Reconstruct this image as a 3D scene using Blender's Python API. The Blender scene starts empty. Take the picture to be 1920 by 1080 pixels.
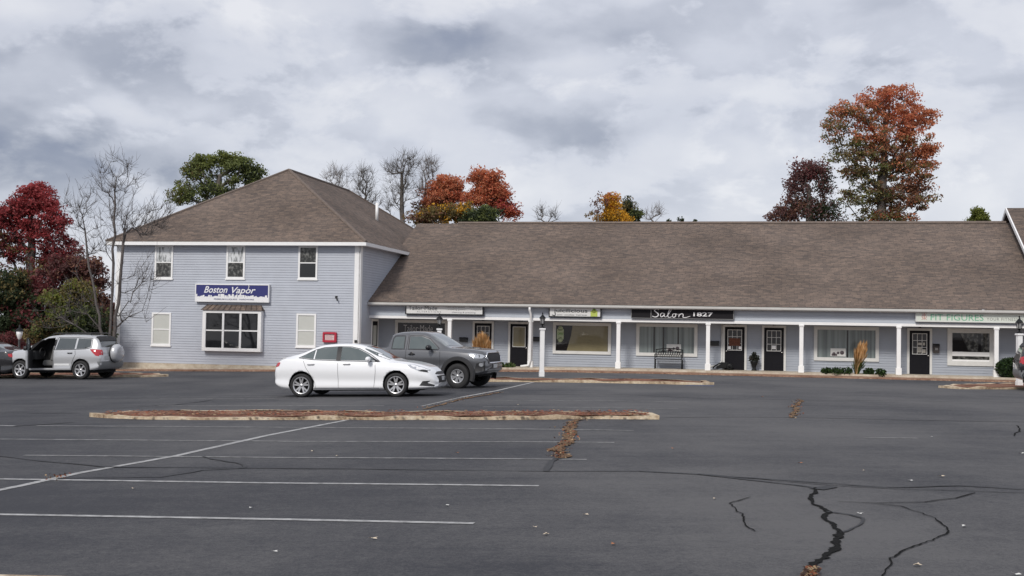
import bpy, bmesh, math, random
import numpy as np
from mathutils import Vector, Matrix
from mathutils.bvhtree import BVHTree
R = math.radians
random.seed(7); NR = np.random.RandomState(7)
S = bpy.context.scene
COL = S.collection

# ------------------------------------------------------------------ camera
FPX, HOR, ROLL, CH = 2290.0, 624.5, 0.018, 1.75
pit = math.atan((HOR - 540) / FPX)
fw = Vector((0, math.cos(pit), math.sin(pit))); up0 = Vector((0, -math.sin(pit), math.cos(pit))); r0 = Vector((1, 0, 0))
RT = r0 * math.cos(ROLL) + up0 * math.sin(ROLL); UP = up0 * math.cos(ROLL) - r0 * math.sin(ROLL)
CAM = Vector((0, 0, CH))
cd = bpy.data.cameras.new('camera'); cam = bpy.data.objects.new('camera', cd); COL.objects.link(cam)
cd.sensor_width = 36; cd.lens = FPX / 1920 * 36; cd.clip_end = 4000; cd.clip_start = .1
cam.matrix_world = Matrix(((RT.x, UP.x, -fw.x, 0), (RT.y, UP.y, -fw.y, 0), (RT.z, UP.z, -fw.z, CH), (0, 0, 0, 1)))
S.camera = cam
S.view_settings.view_transform = 'Standard'; S.view_settings.look = 'None'
S.view_settings.exposure = 0.45; S.view_settings.gamma = 1
SUN_EL, SUN_AZ = R(40), R(205)      # azimuth clockwise from +Y : behind the camera, to the left

# ------------------------------------------------------------------ world
W = bpy.data.worlds.new("World"); S.world = W; W.use_nodes = True
def build_world():
    nt = W.node_tree; nt.nodes.clear(); N = nt.nodes.new; L = nt.links.new
    def math_(op, a, b=None, c=None):
        n = N('ShaderNodeMath'); n.operation = op
        for i, v in enumerate((a, b, c)):
            if v is None: continue
            if isinstance(v, (int, float)): n.inputs[i].default_value = v
            else: L(v, n.inputs[i])
        return n.outputs[0]
    out = N('ShaderNodeOutputWorld'); bg = N('ShaderNodeBackground'); L(bg.outputs[0], out.inputs[0])
    sky = N('ShaderNodeTexSky'); sky.sky_type = 'NISHITA'; sky.sun_disc = False
    sky.sun_elevation = SUN_EL; sky.sun_rotation = SUN_AZ
    tc = N('ShaderNodeTexCoord'); sep = N('ShaderNodeSeparateXYZ'); L(tc.outputs['Generated'], sep.inputs[0])
    # cloud-layer coordinates: streets flatten towards the horizon
    mp = N('ShaderNodeMapping'); L(tc.outputs['Generated'], mp.inputs[0]); mp.inputs['Scale'].default_value = (1, 1, 1.75)
    wn = N('ShaderNodeTexNoise'); wn.inputs['Scale'].default_value = 9; wn.inputs['Detail'].default_value = 8; wn.inputs['Roughness'].default_value = .55
    L(mp.outputs[0], wn.inputs['Vector'])
    ws = N('ShaderNodeSeparateColor'); L(wn.outputs['Color'], ws.inputs[0])
    X = math_('ADD', sep.outputs[0], math_('MULTIPLY', math_('SUBTRACT', ws.outputs[0], .5), .13))
    Z = math_('ADD', sep.outputs[2], math_('MULTIPLY', math_('SUBTRACT', ws.outputs[1], .5), .07))
    n1 = N('ShaderNodeTexNoise'); n1.inputs['Scale'].default_value = 3.6; n1.inputs['Detail'].default_value = 9; n1.inputs['Roughness'].default_value = .5
    L(mp.outputs[0], n1.inputs['Vector'])
    n2 = N('ShaderNodeTexNoise'); n2.inputs['Scale'].default_value = 11; n2.inputs['Detail'].default_value = 6; n2.inputs['Roughness'].default_value = .45
    n2.inputs['Distortion'].default_value = .3
    L(mp.outputs[0], n2.inputs['Vector'])
    lum = math_('ADD', .71, math_('MULTIPLY', math_('SUBTRACT', n1.outputs[0], .5), .55))
    def edge(n, lo, hi, amp):
        q = N('ShaderNodeMapRange'); q.interpolation_type = 'SMOOTHSTEP'; L(n, q.inputs[0]); q.inputs[1].default_value = lo; q.inputs[2].default_value = hi
        q.inputs[3].default_value = -amp; q.inputs[4].default_value = amp; return q.outputs[0]
    mq = N('ShaderNodeMapping'); L(tc.outputs['Generated'], mq.inputs[0]); mq.inputs['Scale'].default_value = (1, 1, 1.9); mq.inputs['Location'].default_value = (.37, .2, .11)
    bl = N('ShaderNodeTexNoise'); bl.inputs['Scale'].default_value = 7.5; bl.inputs['Detail'].default_value = 9; bl.inputs['Roughness'].default_value = .58; bl.inputs['Distortion'].default_value = .15; L(mq.outputs[0], bl.inputs['Vector'])
    lum = math_('ADD', lum, edge(bl.outputs[0], .47, .57, .085))
    lum = math_('ADD', lum, edge(n2.outputs[0], .44, .60, .07))
    bw = math_('ABSOLUTE', math_('SUBTRACT', bl.outputs[0], .5)); lum = math_('ADD', lum, math_('MULTIPLY', bw, .45))
    def blob(px, py, rx, ry, amp, sharp=1.0):
        nonlocal lum
        a = math_('DIVIDE', math_('SUBTRACT', X, (px - 960) / FPX), rx / FPX)
        b = math_('DIVIDE', math_('SUBTRACT', Z, (HOR - py) / FPX), ry / FPX)
        d = math_('ADD', math_('MULTIPLY', a, a), math_('MULTIPLY', b, b))
        if sharp > 1: d = math_('POWER', d, sharp)
        g = math_('POWER', 2.71828, math_('MULTIPLY', d, -1))
        lum = math_('ADD', lum, math_('MULTIPLY', g, amp))
    blob(800, 105, 165, 48, -.25, 1.8); blob(1020, 75, 260, 48, -.18, 1.3); blob(880, 160, 190, 24, -.15)
    blob(1060, 245, 170, 30, -.20, 1.4); blob(1290, 210, 110, 40, -.06)
    blob(110, 335, 330, 65, -.38); blob(300, 150, 180, 60, -.10); blob(90, 235, 120, 50, -.12)
    blob(60, 75, 110, 38, .16, 1.5); blob(250, 250, 90, 26, .16, 1.4); blob(530, 60, 90, 70, .2)
    blob(620, 230, 150, 50, .12); blob(1650, 330, 340, 90, .18); blob(1340, 110, 120, 50, .12); blob(1720, 60, 200, 30, -.07)
    blob(960, 370, 420, 40, .05)
    cr = N('ShaderNodeValToRGB'); L(lum, cr.inputs[0])
    e = cr.color_ramp.elements; e[0].position = 0.12; e[0].color = (.150, .175, .250, 1); e[1].position = 1.0; e[1].color = (.60, .605, .635, 1)
    k = e.new(.42); k.color = (.29, .31, .37, 1); k = e.new(.70); k.color = (.465, .482, .54, 1)
    sc = N('ShaderNodeMix'); sc.data_type = 'RGBA'; sc.blend_type = 'MULTIPLY'; sc.inputs[0].default_value = 1
    L(cr.outputs[0], sc.inputs[6]); sc.inputs[7].default_value = (10, 10, 10, 1)
    mx = N('ShaderNodeMix'); mx.data_type = 'RGBA'; mx.inputs[0].default_value = .93
    L(sky.outputs[0], mx.inputs[6]); L(sc.outputs[2], mx.inputs[7])
    L(mx.outputs[2], bg.inputs[0]); bg.inputs[1].default_value = .1
build_world()
sl = bpy.data.lights.new('sun', 'SUN'); sl.energy = 1.9; sl.angle = R(12); sl.color = (1, .95, .88)
so = bpy.data.objects.new('sun', sl); COL.objects.link(so)
sd = Vector((math.sin(SUN_AZ) * math.cos(SUN_EL), math.cos(SUN_AZ) * math.cos(SUN_EL), math.sin(SUN_EL)))
so.rotation_euler = (-sd).to_track_quat('-Z', 'Y').to_euler(); so.location = (0, 0, 60)

# ------------------------------------------------------------------ placement helpers
def ray(px, py): return (RT * ((px - 960) / FPX) + UP * ((540 - py) / FPX) + fw).normalized()
def G(x, y=40):
    t = min(1, max(0, (y - 36) / 12)); t = t * t * (3 - 2 * t); s = .032 - .010 * t
    xs = 3 - 2 * math.log(1 + math.exp(min(60, (3 - x) / 2)))
    xs = max(xs, -30)
    return s * xs + .06
def P(px, py, dz=0):
    d = ray(px, py); z = 0
    for _ in range(25):
        t = (z + dz - CH) / d.z
        if t < 0 or t > 900: t = 900
        p = CAM + d * t; z = .5 * z + .5 * G(p.x, p.y)
    return Vector((p.x, p.y, G(p.x, p.y) + dz))
def Q(px, py, Y):                    # point at world depth Y seen at a pixel
    d = ray(px, py); return CAM + d * (Y / d.y)
TH = R(12.0); CT, ST = math.cos(TH), math.sin(TH)
UX = Vector((CT, -ST, 0)); VX = Vector((ST, CT, 0))
_c = Q(672, 620, 56.3); BO = Vector((_c.x, _c.y, 0))     # front right corner of the two storey block
def F(px, py, v):                    # pixel on the facade plane v=const -> (u, z)
    d = ray(px, py); t = (v - (CAM - BO).dot(VX)) / d.dot(VX); p = CAM + d * t
    return (p - BO).dot(UX), p.z
def LW(u, v, z=0): return BO + UX * u + VX * v + Vector((0, 0, z))
def GL(u, v): p = LW(u, v); return G(p.x, p.y)

# ------------------------------------------------------------------ materials
MATS = {}
def mat(name, col, rough=.7, metal=0, spec=.5, coat=0, var=0, vscale=3, bump=0, bscale=40, emit=None, trans=0, mapscale=(1, 1, 1), detail=6):
    if name in MATS: return MATS[name]
    m = bpy.data.materials.new(name); m.use_nodes = True; nt = m.node_tree; b = nt.nodes['Principled BSDF']
    b.inputs['Base Color'].default_value = (*col, 1); b.inputs['Roughness'].default_value = rough
    b.inputs['Metallic'].default_value = metal; b.inputs['Specular IOR Level'].default_value = spec
    b.inputs['Coat Weight'].default_value = coat; b.inputs['Coat Roughness'].default_value = .04
    N = nt.nodes.new; L = nt.links.new
    if var or bump:
        tc = N('ShaderNodeTexCoord'); mp = N('ShaderNodeMapping'); mp.inputs['Scale'].default_value = mapscale
        L(tc.outputs['Object'], mp.inputs[0])
    if var:
        n = N('ShaderNodeTexNoise'); n.inputs['Scale'].default_value = vscale; n.inputs['Detail'].default_value = detail
        n.inputs['Roughness'].default_value = .65
        L(mp.outputs[0], n.inputs['Vector'])
        r = N('ShaderNodeValToRGB'); L(n.outputs[0], r.inputs[0])
        r.color_ramp.elements[0].position = .3; r.color_ramp.elements[1].position = .7
        r.color_ramp.elements[0].color = (*[c * (1 - var) for c in col], 1); r.color_ramp.elements[1].color = (*[min(1, c * (1 + var)) for c in col], 1)
        L(r.outputs[0], b.inputs['Base Color'])
    if bump:
        n = N('ShaderNodeTexNoise'); n.inputs['Scale'].default_value = bscale; n.inputs['Detail'].default_value = 5
        L(mp.outputs[0], n.inputs['Vector']); bp = N('ShaderNodeBump'); bp.inputs['Strength'].default_value = bump; bp.inputs['Distance'].default_value = .02
        L(n.outputs[0], bp.inputs['Height']); L(bp.outputs[0], b.inputs['Normal'])
    if emit: b.inputs['Emission Color'].default_value = (*emit, 1); b.inputs['Emission Strength'].default_value = 1
    if trans: b.inputs['Transmission Weight'].default_value = trans
    MATS[name] = m; return m
def leafmat(name, col):
    if name in MATS: return MATS[name]
    m = bpy.data.materials.new(name); m.use_nodes = True; nt = m.node_tree; b = nt.nodes['Principled BSDF']
    N = nt.nodes.new; L = nt.links.new
    tc = N('ShaderNodeTexCoord'); n = N('ShaderNodeTexNoise'); n.inputs['Scale'].default_value = 2.2; n.inputs['Detail'].default_value = 4
    L(tc.outputs['Object'], n.inputs['Vector'])
    r = N('ShaderNodeValToRGB'); L(n.outputs[0], r.inputs[0]); r.color_ramp.elements[0].position = .3; r.color_ramp.elements[1].position = .72
    r.color_ramp.elements[0].color = (*[c * .72 for c in col], 1); r.color_ramp.elements[1].color = (*[c * 1.5 for c in col], 1)
    L(r.outputs[0], b.inputs['Base Color']); b.inputs['Roughness'].default_value = .6; b.inputs['Specular IOR Level'].default_value = .3
    t = N('ShaderNodeBsdfTranslucent'); L(r.outputs[0], t.inputs[0]); mx = N('ShaderNodeMixShader'); mx.inputs[0].default_value = .42
    o = nt.nodes['Material Output']; L(b.outputs[0], mx.inputs[1]); L(t.outputs[0], mx.inputs[2]); L(mx.outputs[0], o.inputs[0])
    MATS[name] = m; return m
def shingle_mat():
    m = bpy.data.materials.new('shingles'); m.use_nodes = True; nt = m.node_tree; b = nt.nodes['Principled BSDF']
    N = nt.nodes.new; L = nt.links.new
    uv = N('ShaderNodeUVMap')
    br = N('ShaderNodeTexBrick'); L(uv.outputs[0], br.inputs['Vector'])
    br.inputs['Scale'].default_value = 1; br.inputs['Mortar Size'].default_value = .012; br.inputs['Brick Width'].default_value = .34; br.inputs['Row Height'].default_value = .145
    br.inputs['Color1'].default_value = (.19, .136, .104, 1); br.inputs['Color2'].default_value = (.078, .064, .058, 1); br.inputs['Mortar'].default_value = (.055, .045, .042, 1)
    br.offset = .37; br.squash_frequency = 3; br.squash = .8
    mp = N('ShaderNodeMapping'); mp.inputs['Scale'].default_value = (1.6, 3.2, 1); L(uv.outputs[0], mp.inputs[0])
    n = N('ShaderNodeTexNoise'); n.inputs['Scale'].default_value = 1.5; n.inputs['Detail'].default_value = 8; n.inputs['Roughness'].default_value = .75; L(mp.outputs[0], n.inputs['Vector'])
    r = N('ShaderNodeValToRGB'); L(n.outputs[0], r.inputs[0]); e = r.color_ramp.elements
    e[0].position = .33; e[0].color = (.068, .058, .055, 1); e[1].position = .7; e[1].color = (.26, .185, .14, 1); k = e.new(.5); k.color = (.13, .099, .082, 1)
    mx = N('ShaderNodeMix'); mx.data_type = 'RGBA'; mx.inputs[0].default_value = .5; L(br.outputs[0], mx.inputs[6]); L(r.outputs[0], mx.inputs[7])
    n3 = N('ShaderNodeTexNoise'); n3.inputs['Scale'].default_value = .25; n3.inputs['Detail'].default_value = 4; L(uv.outputs[0], n3.inputs['Vector'])
    hs = N('ShaderNodeHueSaturation'); mr = N('ShaderNodeMapRange'); L(n3.outputs[0], mr.inputs[0]); mr.inputs[1].default_value = .3; mr.inputs[2].default_value = .7
    mr.inputs[3].default_value = .84; mr.inputs[4].default_value = 1.28
    L(mr.outputs[0], hs.inputs['Value']); hs.inputs['Saturation'].default_value = .90; L(mx.outputs[2], hs.inputs['Color']); L(hs.outputs[0], b.inputs['Base Color'])
    b.inputs['Roughness'].default_value = .9; b.inputs['Specular IOR Level'].default_value = .2
    bp = N('ShaderNodeBump'); bp.inputs['Strength'].default_value = .6; bp.inputs['Distance'].default_value = .03; L(br.outputs['Fac'], bp.inputs['Height']); bp.invert = True
    L(bp.outputs[0], b.inputs['Normal']); return m
def asphalt_mat(name='asphalt', lo=(.031, .032, .039), hi=(.098, .096, .098)):
    m = bpy.data.materials.new(name); m.use_nodes = True; nt = m.node_tree; b = nt.nodes['Principled BSDF']
    N = nt.nodes.new; L = nt.links.new
    tc = N('ShaderNodeTexCoord')
    def noise(sc, mapping, det=6, rough=.6):
        mp = N('ShaderNodeMapping'); mp.inputs['Scale'].default_value = mapping; mp.inputs['Rotation'].default_value = (0, 0, R(11)); L(tc.outputs['Object'], mp.inputs[0])
        n = N('ShaderNodeTexNoise'); n.inputs['Scale'].default_value = sc; n.inputs['Detail'].default_value = det; n.inputs['Roughness'].default_value = rough
        L(mp.outputs[0], n.inputs['Vector']); return n.outputs[0]
    a = noise(.16, (1, .8, 1), 5); s = noise(1.1, (.22, 1.5, 1), 6); f = noise(55, (1, 1, 1), 3, .8); md = noise(5, (1, 1, 1), 6, .75)
    sep = N('ShaderNodeSeparateXYZ'); L(tc.outputs['Object'], sep.inputs[0])
    def ma(op, x, y):
        n = N('ShaderNodeMath'); n.operation = op
        for i, v in enumerate((x, y)):
            if isinstance(v, (int, float)): n.inputs[i].default_value = v
            else: L(v, n.inputs[i])
        return n.outputs[0]
    f2 = noise(17, (1, 1, 1), 4, .75); t = ma('ADD', ma('MULTIPLY', ma('SUBTRACT', a, .2), 2.1), ma('MULTIPLY', s, .55)); t = ma('ADD', t, ma('MULTIPLY', ma('SUBTRACT', f, .5), 1.5)); t = ma('ADD', t, ma('MULTIPLY', ma('SUBTRACT', f2, .5), 1.0)); t = ma('ADD', t, ma('MULTIPLY', md, .6))
    gx = N('ShaderNodeMapRange'); L(sep.outputs[0], gx.inputs[0]); gx.inputs[1].default_value = -2; gx.inputs[2].default_value = 3; gx.inputs[3].default_value = -.08; gx.inputs[4].default_value = .14; gx.interpolation_type = 'SMOOTHSTEP'
    t = ma('ADD', t, gx.outputs[0])
    r = N('ShaderNodeValToRGB'); mr = N('ShaderNodeMapRange'); L(t, mr.inputs[0]); mr.inputs[1].default_value = .85; mr.inputs[2].default_value = 1.55; L(mr.outputs[0], r.inputs[0])
    e = r.color_ramp.elements; e[0].color = (*lo, 1); e[1].color = (*hi, 1)
    L(r.outputs[0], b.inputs['Base Color']); b.inputs['Roughness'].default_value = .82; b.inputs['Specular IOR Level'].default_value = .35
    bp = N('ShaderNodeBump'); bp.inputs['Strength'].default_value = .35; bp.inputs['Distance'].default_value = .01; L(f, bp.inputs['Height']); L(bp.outputs[0], b.inputs['Normal'])
    return m
def mulch_mat(name, c1, c2, c3, scale=14):
    m = bpy.data.materials.new(name); m.use_nodes = True; nt = m.node_tree; b = nt.nodes['Principled BSDF']
    N = nt.nodes.new; L = nt.links.new; tc = N('ShaderNodeTexCoord')
    n = N('ShaderNodeTexNoise'); n.inputs['Scale'].default_value = scale; n.inputs['Detail'].default_value = 5; n.inputs['Roughness'].default_value = .8; L(tc.outputs['Object'], n.inputs['Vector'])
    n2 = N('ShaderNodeTexNoise'); n2.inputs['Scale'].default_value = 1.1; n2.inputs['Detail'].default_value = 5; L(tc.outputs['Object'], n2.inputs['Vector'])
    ad = N('ShaderNodeMath'); ad.operation = 'MULTIPLY_ADD'; L(n2.outputs[0], ad.inputs[0]); ad.inputs[1].default_value = .6; L(n.outputs[0], ad.inputs[2])
    r = N('ShaderNodeValToRGB'); L(ad.outputs[0], r.inputs[0]); e = r.color_ramp.elements
    e[0].position = .58; e[0].color = (*c1, 1); e[1].position = 1.0; e[1].color = (*c3, 1); k = e.new(.8); k.color = (*c2, 1)
    L(r.outputs[0], b.inputs['Base Color']); b.inputs['Roughness'].default_value = .95; b.inputs['Specular IOR Level'].default_value = .2
    bp = N('ShaderNodeBump'); bp.inputs['Strength'].default_value = .8; bp.inputs['Distance'].default_value = .03; L(n.outputs[0], bp.inputs['Height']); L(bp.outputs[0], b.inputs['Normal'])
    return m
def curtain_mat(name, light, dark, sx, sz, lo=.42, hi=.58):
    m = bpy.data.materials.new(name); m.use_nodes = True; nt = m.node_tree; b = nt.nodes['Principled BSDF']
    N = nt.nodes.new; L = nt.links.new; tc = N('ShaderNodeTexCoord'); mp = N('ShaderNodeMapping'); mp.inputs['Scale'].default_value = (sx, sx, sz); L(tc.outputs['Object'], mp.inputs[0])
    n = N('ShaderNodeTexNoise'); n.inputs['Scale'].default_value = 1; n.inputs['Detail'].default_value = 4; L(mp.outputs[0], n.inputs['Vector'])
    r = N('ShaderNodeValToRGB'); L(n.outputs[0], r.inputs[0]); r.color_ramp.elements[0].position = lo; r.color_ramp.elements[1].position = hi
    r.color_ramp.elements[0].color = (*dark, 1); r.color_ramp.elements[1].color = (*light, 1); L(r.outputs[0], b.inputs['Base Color'])
    b.inputs['Roughness'].default_value = .8; b.inputs['Coat Weight'].default_value = .8; b.inputs['Coat Roughness'].default_value = .03
    MATS[name] = m; return m

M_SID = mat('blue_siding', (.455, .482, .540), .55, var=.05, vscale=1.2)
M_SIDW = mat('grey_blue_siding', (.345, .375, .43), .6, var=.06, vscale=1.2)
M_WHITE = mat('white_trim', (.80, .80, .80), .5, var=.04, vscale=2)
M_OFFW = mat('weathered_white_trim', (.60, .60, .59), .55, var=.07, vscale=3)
M_GUT = mat('gutter_metal', (.50, .49, .47), .45, var=.08, vscale=1.5)
M_SHIN = shingle_mat()
M_ASPH = asphalt_mat()
M_MULCH = mulch_mat('red_mulch', (.05, .026, .018), (.18, .082, .054), (.36, .22, .15))
M_TAN = mulch_mat('sandy_mulch', (.12, .062, .040), (.27, .155, .105), (.46, .33, .24), 9)
M_CURB = mulch_mat('worn_kerb', (.20, .13, .085), (.50, .40, .28), (.68, .60, .47), 5)
M_CONC = mulch_mat('concrete_walk', (.34, .28, .215), (.47, .41, .33), (.56, .52, .44), 3)
M_GLASS = mat('window_glass', (.012, .013, .015), .04, spec=.6)
M_BLACK = mat('black_paint', (.012, .012, .014), .35)
M_DOOR = mat('black_door', (.009, .009, .012), .55, var=.1, spec=.12)
M_IRON = mat('black_iron', (.010, .011, .012), .5, spec=.2)
M_RUB = mat('tyre_rubber', (.018, .018, .019), .8, bump=.2)
M_RIM = mat('rim_silver', (.62, .62, .63), .28, metal=.8)
M_DARK = mat('dark_plastic', (.02, .02, .022), .6)
M_VOID = mat('dark_interior', (.008, .008, .009), .9)
M_CGLASS = mat('car_glass', (.085, .105, .105), .03, spec=.9, coat=.6)
M_CHROME = mat('chrome', (.7, .7, .72), .12, metal=1)
M_TAIL = mat('tail_lamp_red', (.42, .012, .02), .15, coat=1)
M_HEAD = mat('headlamp_clear', (.55, .57, .6), .08, metal=.5, coat=1)
M_BARK = mat('grey_bark', (.105, .092, .082), .95, var=.35, vscale=5, bump=.5)
M_BARK2 = mat('pale_twigs', (.19, .17, .16), .95, var=.25, vscale=4)

# ------------------------------------------------------------------ mesh helpers
class MB:
    def __init__(s): s.v = []; s.f = []; s.m = []; s.uv = []; s.sm = []
    def face(s, pts, mi=0, uv=None, smooth=False):
        i = len(s.v); s.v += [tuple(p) for p in pts]; s.f.append(tuple(range(i, i + len(pts)))); s.m.append(mi); s.uv.append(uv); s.sm.append(smooth)
    def box(s, a, b, mi=0):
        x0, y0, z0 = [min(p, q) for p, q in zip(a, b)]; x1, y1, z1 = [max(p, q) for p, q in zip(a, b)]
        i = len(s.v); s.v += [(x0, y0, z0), (x1, y0, z0), (x1, y1, z0), (x0, y1, z0), (x0, y0, z1), (x1, y0, z1), (x1, y1, z1), (x0, y1, z1)]
        for q in ((0, 3, 2, 1), (4, 5, 6, 7), (0, 1, 5, 4), (1, 2, 6, 5), (2, 3, 7, 6), (3, 0, 4, 7)):
            s.f.append(tuple(i + k for k in q)); s.m.append(mi); s.uv.append(None); s.sm.append(False)
    def tube(s, pts, rad, n=6, mi=0, caps=True, smooth=True):
        pts = [Vector(p) for p in pts]; rad = rad if hasattr(rad, '__len__') else [rad] * len(pts)
        rings = []; base = len(s.v); pu = None
        for k, p in enumerate(pts):
            d = (pts[min(k + 1, len(pts) - 1)] - pts[max(k - 1, 0)])
            if d.length < 1e-9: d = Vector((0, 0, 1))
            d.normalize()
            if pu is None: pu = d.orthogonal().normalized()
            pu = (pu - d * pu.dot(d)); pu = pu.normalized() if pu.length > 1e-6 else d.orthogonal().normalized()
            w = d.cross(pu)
            for j in range(n):
                a = 2 * math.pi * j / n; s.v.append(tuple(p + (pu * math.cos(a) + w * math.sin(a)) * rad[k]))
        for k in range(len(pts) - 1):
            for j in range(n):
                a = base + k * n + j; b = base + k * n + (j + 1) % n
                s.f.append((a, b, b + n, a + n)); s.m.append(mi); s.uv.append(None); s.sm.append(smooth)
        if caps:
            s.f.append(tuple(base + j for j in range(n))[::-1]); s.f.append(tuple(base + (len(pts) - 1) * n + j for j in range(n)))
            s.m += [mi, mi]; s.uv += [None, None]; s.sm += [False, False]
    def lathe(s, prof, c=(0, 0, 0), axis='z', n=24, mi=0, smooth=True):
        base = len(s.v); c = Vector(c)
        for (r, h) in prof:
            for j in range(n):
                a = 2 * math.pi * j / n; x, y = r * math.cos(a), r * math.sin(a)
                p = {'z': (x, y, h), 'y': (x, h, y), 'x': (h, x, y)}[axis]; s.v.append(tuple(c + Vector(p)))
        for k in range(len(prof) - 1):
            for j in range(n):
                a = base + k * n + j; b = base + k * n + (j + 1) % n
                s.f.append((a, b, b + n, a + n)); s.m.append(mi); s.uv.append(None); s.sm.append(smooth)
    def prism(s, poly, dvec, mi=0):      # poly list of 3D points, extruded by dvec
        dvec = Vector(dvec); n = len(poly); i = len(s.v); s.v += [tuple(p) for p in poly] + [tuple(Vector(p) + dvec) for p in poly]
        s.f.append(tuple(range(i, i + n))[::-1]); s.f.append(tuple(range(i + n, i + 2 * n)))
        for k in range(n): s.f.append((i + k, i + (k + 1) % n, i + n + (k + 1) % n, i + n + k))
        s.m += [mi] * (n + 2); s.uv += [None] * (n + 2); s.sm += [False] * (n + 2)
    def add_mesh(s, me, M=None, mi=0):
        i = len(s.v); M = M or Matrix()
        s.v += [tuple(M @ v.co) for v in me.vertices]
        for p in me.polygons: s.f.append(tuple(i + k for k in p.vertices)); s.m.append(mi); s.uv.append(None); s.sm.append(False)
    def build(s, name, mats, parent=None, loc=None, fix=True, bevel=0):
        me = bpy.data.meshes.new(name); me.from_pydata(s.v, [], s.f)
        mats = mats if isinstance(mats, (list, tuple)) else [mats]
        for m in mats: me.materials.append(m)
        me.polygons.foreach_set('material_index', s.m); me.polygons.foreach_set('use_smooth', s.sm)
        if any(u is not None for u in s.uv):
            ul = me.uv_layers.new(name='UVMap'); k = 0
            for fc, u in zip(s.f, s.uv):
                for j in range(len(fc)): ul.data[k].uv = u[j] if u else (0, 0); k += 1
        if fix:
            bm = bmesh.new(); bm.from_mesh(me); bmesh.ops.recalc_face_normals(bm, faces=bm.faces)
            if bevel:
                bmesh.ops.remove_doubles(bm, verts=bm.verts, dist=1e-5)
                bmesh.ops.bevel(bm, geom=[e for e in bm.edges if e.is_manifold and e.calc_face_angle(0) > .5], offset=bevel, segments=2, affect='EDGES')
            bm.to_mesh(me); bm.free()
        me.update(); o = bpy.data.objects.new(name, me); COL.objects.link(o)
        if parent: o.parent = parent
        if loc is not None: o.location = loc
        return o
def empty(name, label=None, cat=None, loc=(0, 0, 0), rz=0, group=None):
    o = bpy.data.objects.new(name, None); o.empty_display_size = .3; COL.objects.link(o); o.location = loc; o.rotation_euler = (0, 0, rz)
    return tag(o, label, cat, group)
def tag(o, label=None, cat=None, group=None, kind=None):
    if label: o['label'] = label
    if cat: o['category'] = cat
    if group: o['group'] = group
    if kind: o['kind'] = kind
    return o
def copy_tree(o, parent=None):
    c = o.copy(); COL.objects.link(c); c.parent = parent
    for ch in [x for x in bpy.data.objects if x.parent == o and x != c]: copy_tree(ch, c)
    return c
_tc = 0
def text_mesh(txt, bold=0, shear=0, spacing=1):
    cu = bpy.data.curves.new('txt', 'FONT'); cu.body = txt; cu.size = 1; cu.offset = bold; cu.shear = shear; cu.space_character = spacing
    cu.extrude = .01; cu.resolution_u = 3
    o = bpy.data.objects.new('txt', cu); COL.objects.link(o); dg = bpy.context.evaluated_depsgraph_get(); dg.update()
    me = bpy.data.meshes.new_from_object(o.evaluated_get(dg)); bpy.data.objects.remove(o); bpy.data.curves.remove(cu)
    xs = [v.co.x for v in me.vertices]; ys = [v.co.y for v in me.vertices]
    return me, (min(xs), max(xs), min(ys), max(ys))
def put_text(mb, txt, x0, x1, z0, z1, y, mi=0, thick=.012, **k):   # facing -Y, fitted into a box
    me, (a, b, c, d) = text_mesh(txt, **k)
    sx = (x1 - x0) / (b - a); sz = (z1 - z0) / (d - c)
    M = Matrix(((sx, 0, 0, x0 - a * sx), (0, 0, -thick * 50, y), (0, sz, 0, z0 - c * sz), (0, 0, 0, 1)))
    mb.add_mesh(me, M, mi); bpy.data.meshes.remove(me)
def stroke(mb, pts, w, y, mi=0):      # ribbon stroke lettering in XZ plane
    pts = [Vector((p[0], 0, p[1])) for p in pts]; out = []
    for i in range(len(pts) - 1):
        p0 = pts[max(i - 1, 0)]; p1 = pts[i]; p2 = pts[i + 1]; p3 = pts[min(i + 2, len(pts) - 1)]
        for k in range(4):
            t = k / 4; out.append(.5 * ((2 * p1) + (p2 - p0) * t + (2 * p0 - 5 * p1 + 4 * p2 - p3) * t * t + (3 * p1 - p0 - 3 * p2 + p3) * t ** 3))
    out.append(pts[-1]); n = len(out)
    for i in range(n - 1):
        d = (out[i + 1] - out[i]); nn = Vector((-d.z, 0, d.x)).normalized()
        wa = w * (.45 + .55 * math.sin(math.pi * i / n)); wb = w * (.45 + .55 * math.sin(math.pi * (i + 1) / n))
        q = [out[i] - nn * wa, out[i + 1] - nn * wb, out[i + 1] + nn * wb, out[i] + nn * wa]
        mb.face([(p.x, y, p.z) for p in q], mi)

# ------------------------------------------------------------------ ground
def grid_ground():
    xs = sorted(set([-400, -250, -150, -100, -70, -50, -40] + list(np.arange(-34, 40, 1.0)) + [45, 55, 70, 100, 150, 250, 400]))
    ys = sorted(set([-40, -20, -10] + list(np.arange(0, 62, 1.0)) + [66, 72, 80, 100, 150, 250, 500, 1200, 2500]))
    mb = MB(); nx = len(xs)
    for y in ys:
        for x in xs: mb.v.append((x, y, G(x, y)))
    for j in range(len(ys) - 1):
        for i in range(nx - 1):
            a = j * nx + i; mb.f.append((a, a + 1, a + nx + 1, a + nx)); mb.m.append(0); mb.uv.append(None); mb.sm.append(True)
    return mb
lot = tag(grid_ground().build('parking_lot', M_ASPH, fix=False), kind='structure')

M_LINE = mat('worn_white_paint', (.32, .32, .32), .75, var=.5, vscale=9, mapscale=(1, 1, 1))
M_LINE2 = mat('faded_white_paint', (.21, .21, .21), .8, var=.6, vscale=7)
M_CRACK = mat('crack_dark', (.010, .010, .010), 1, spec=.1)
M_CRACK2 = mat('tar_seal', (.022, .022, .025), .7)
M_WEED = mulch_mat('crack_weeds', (.06, .04, .028), (.17, .105, .06), (.27, .18, .11), 22)

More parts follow.
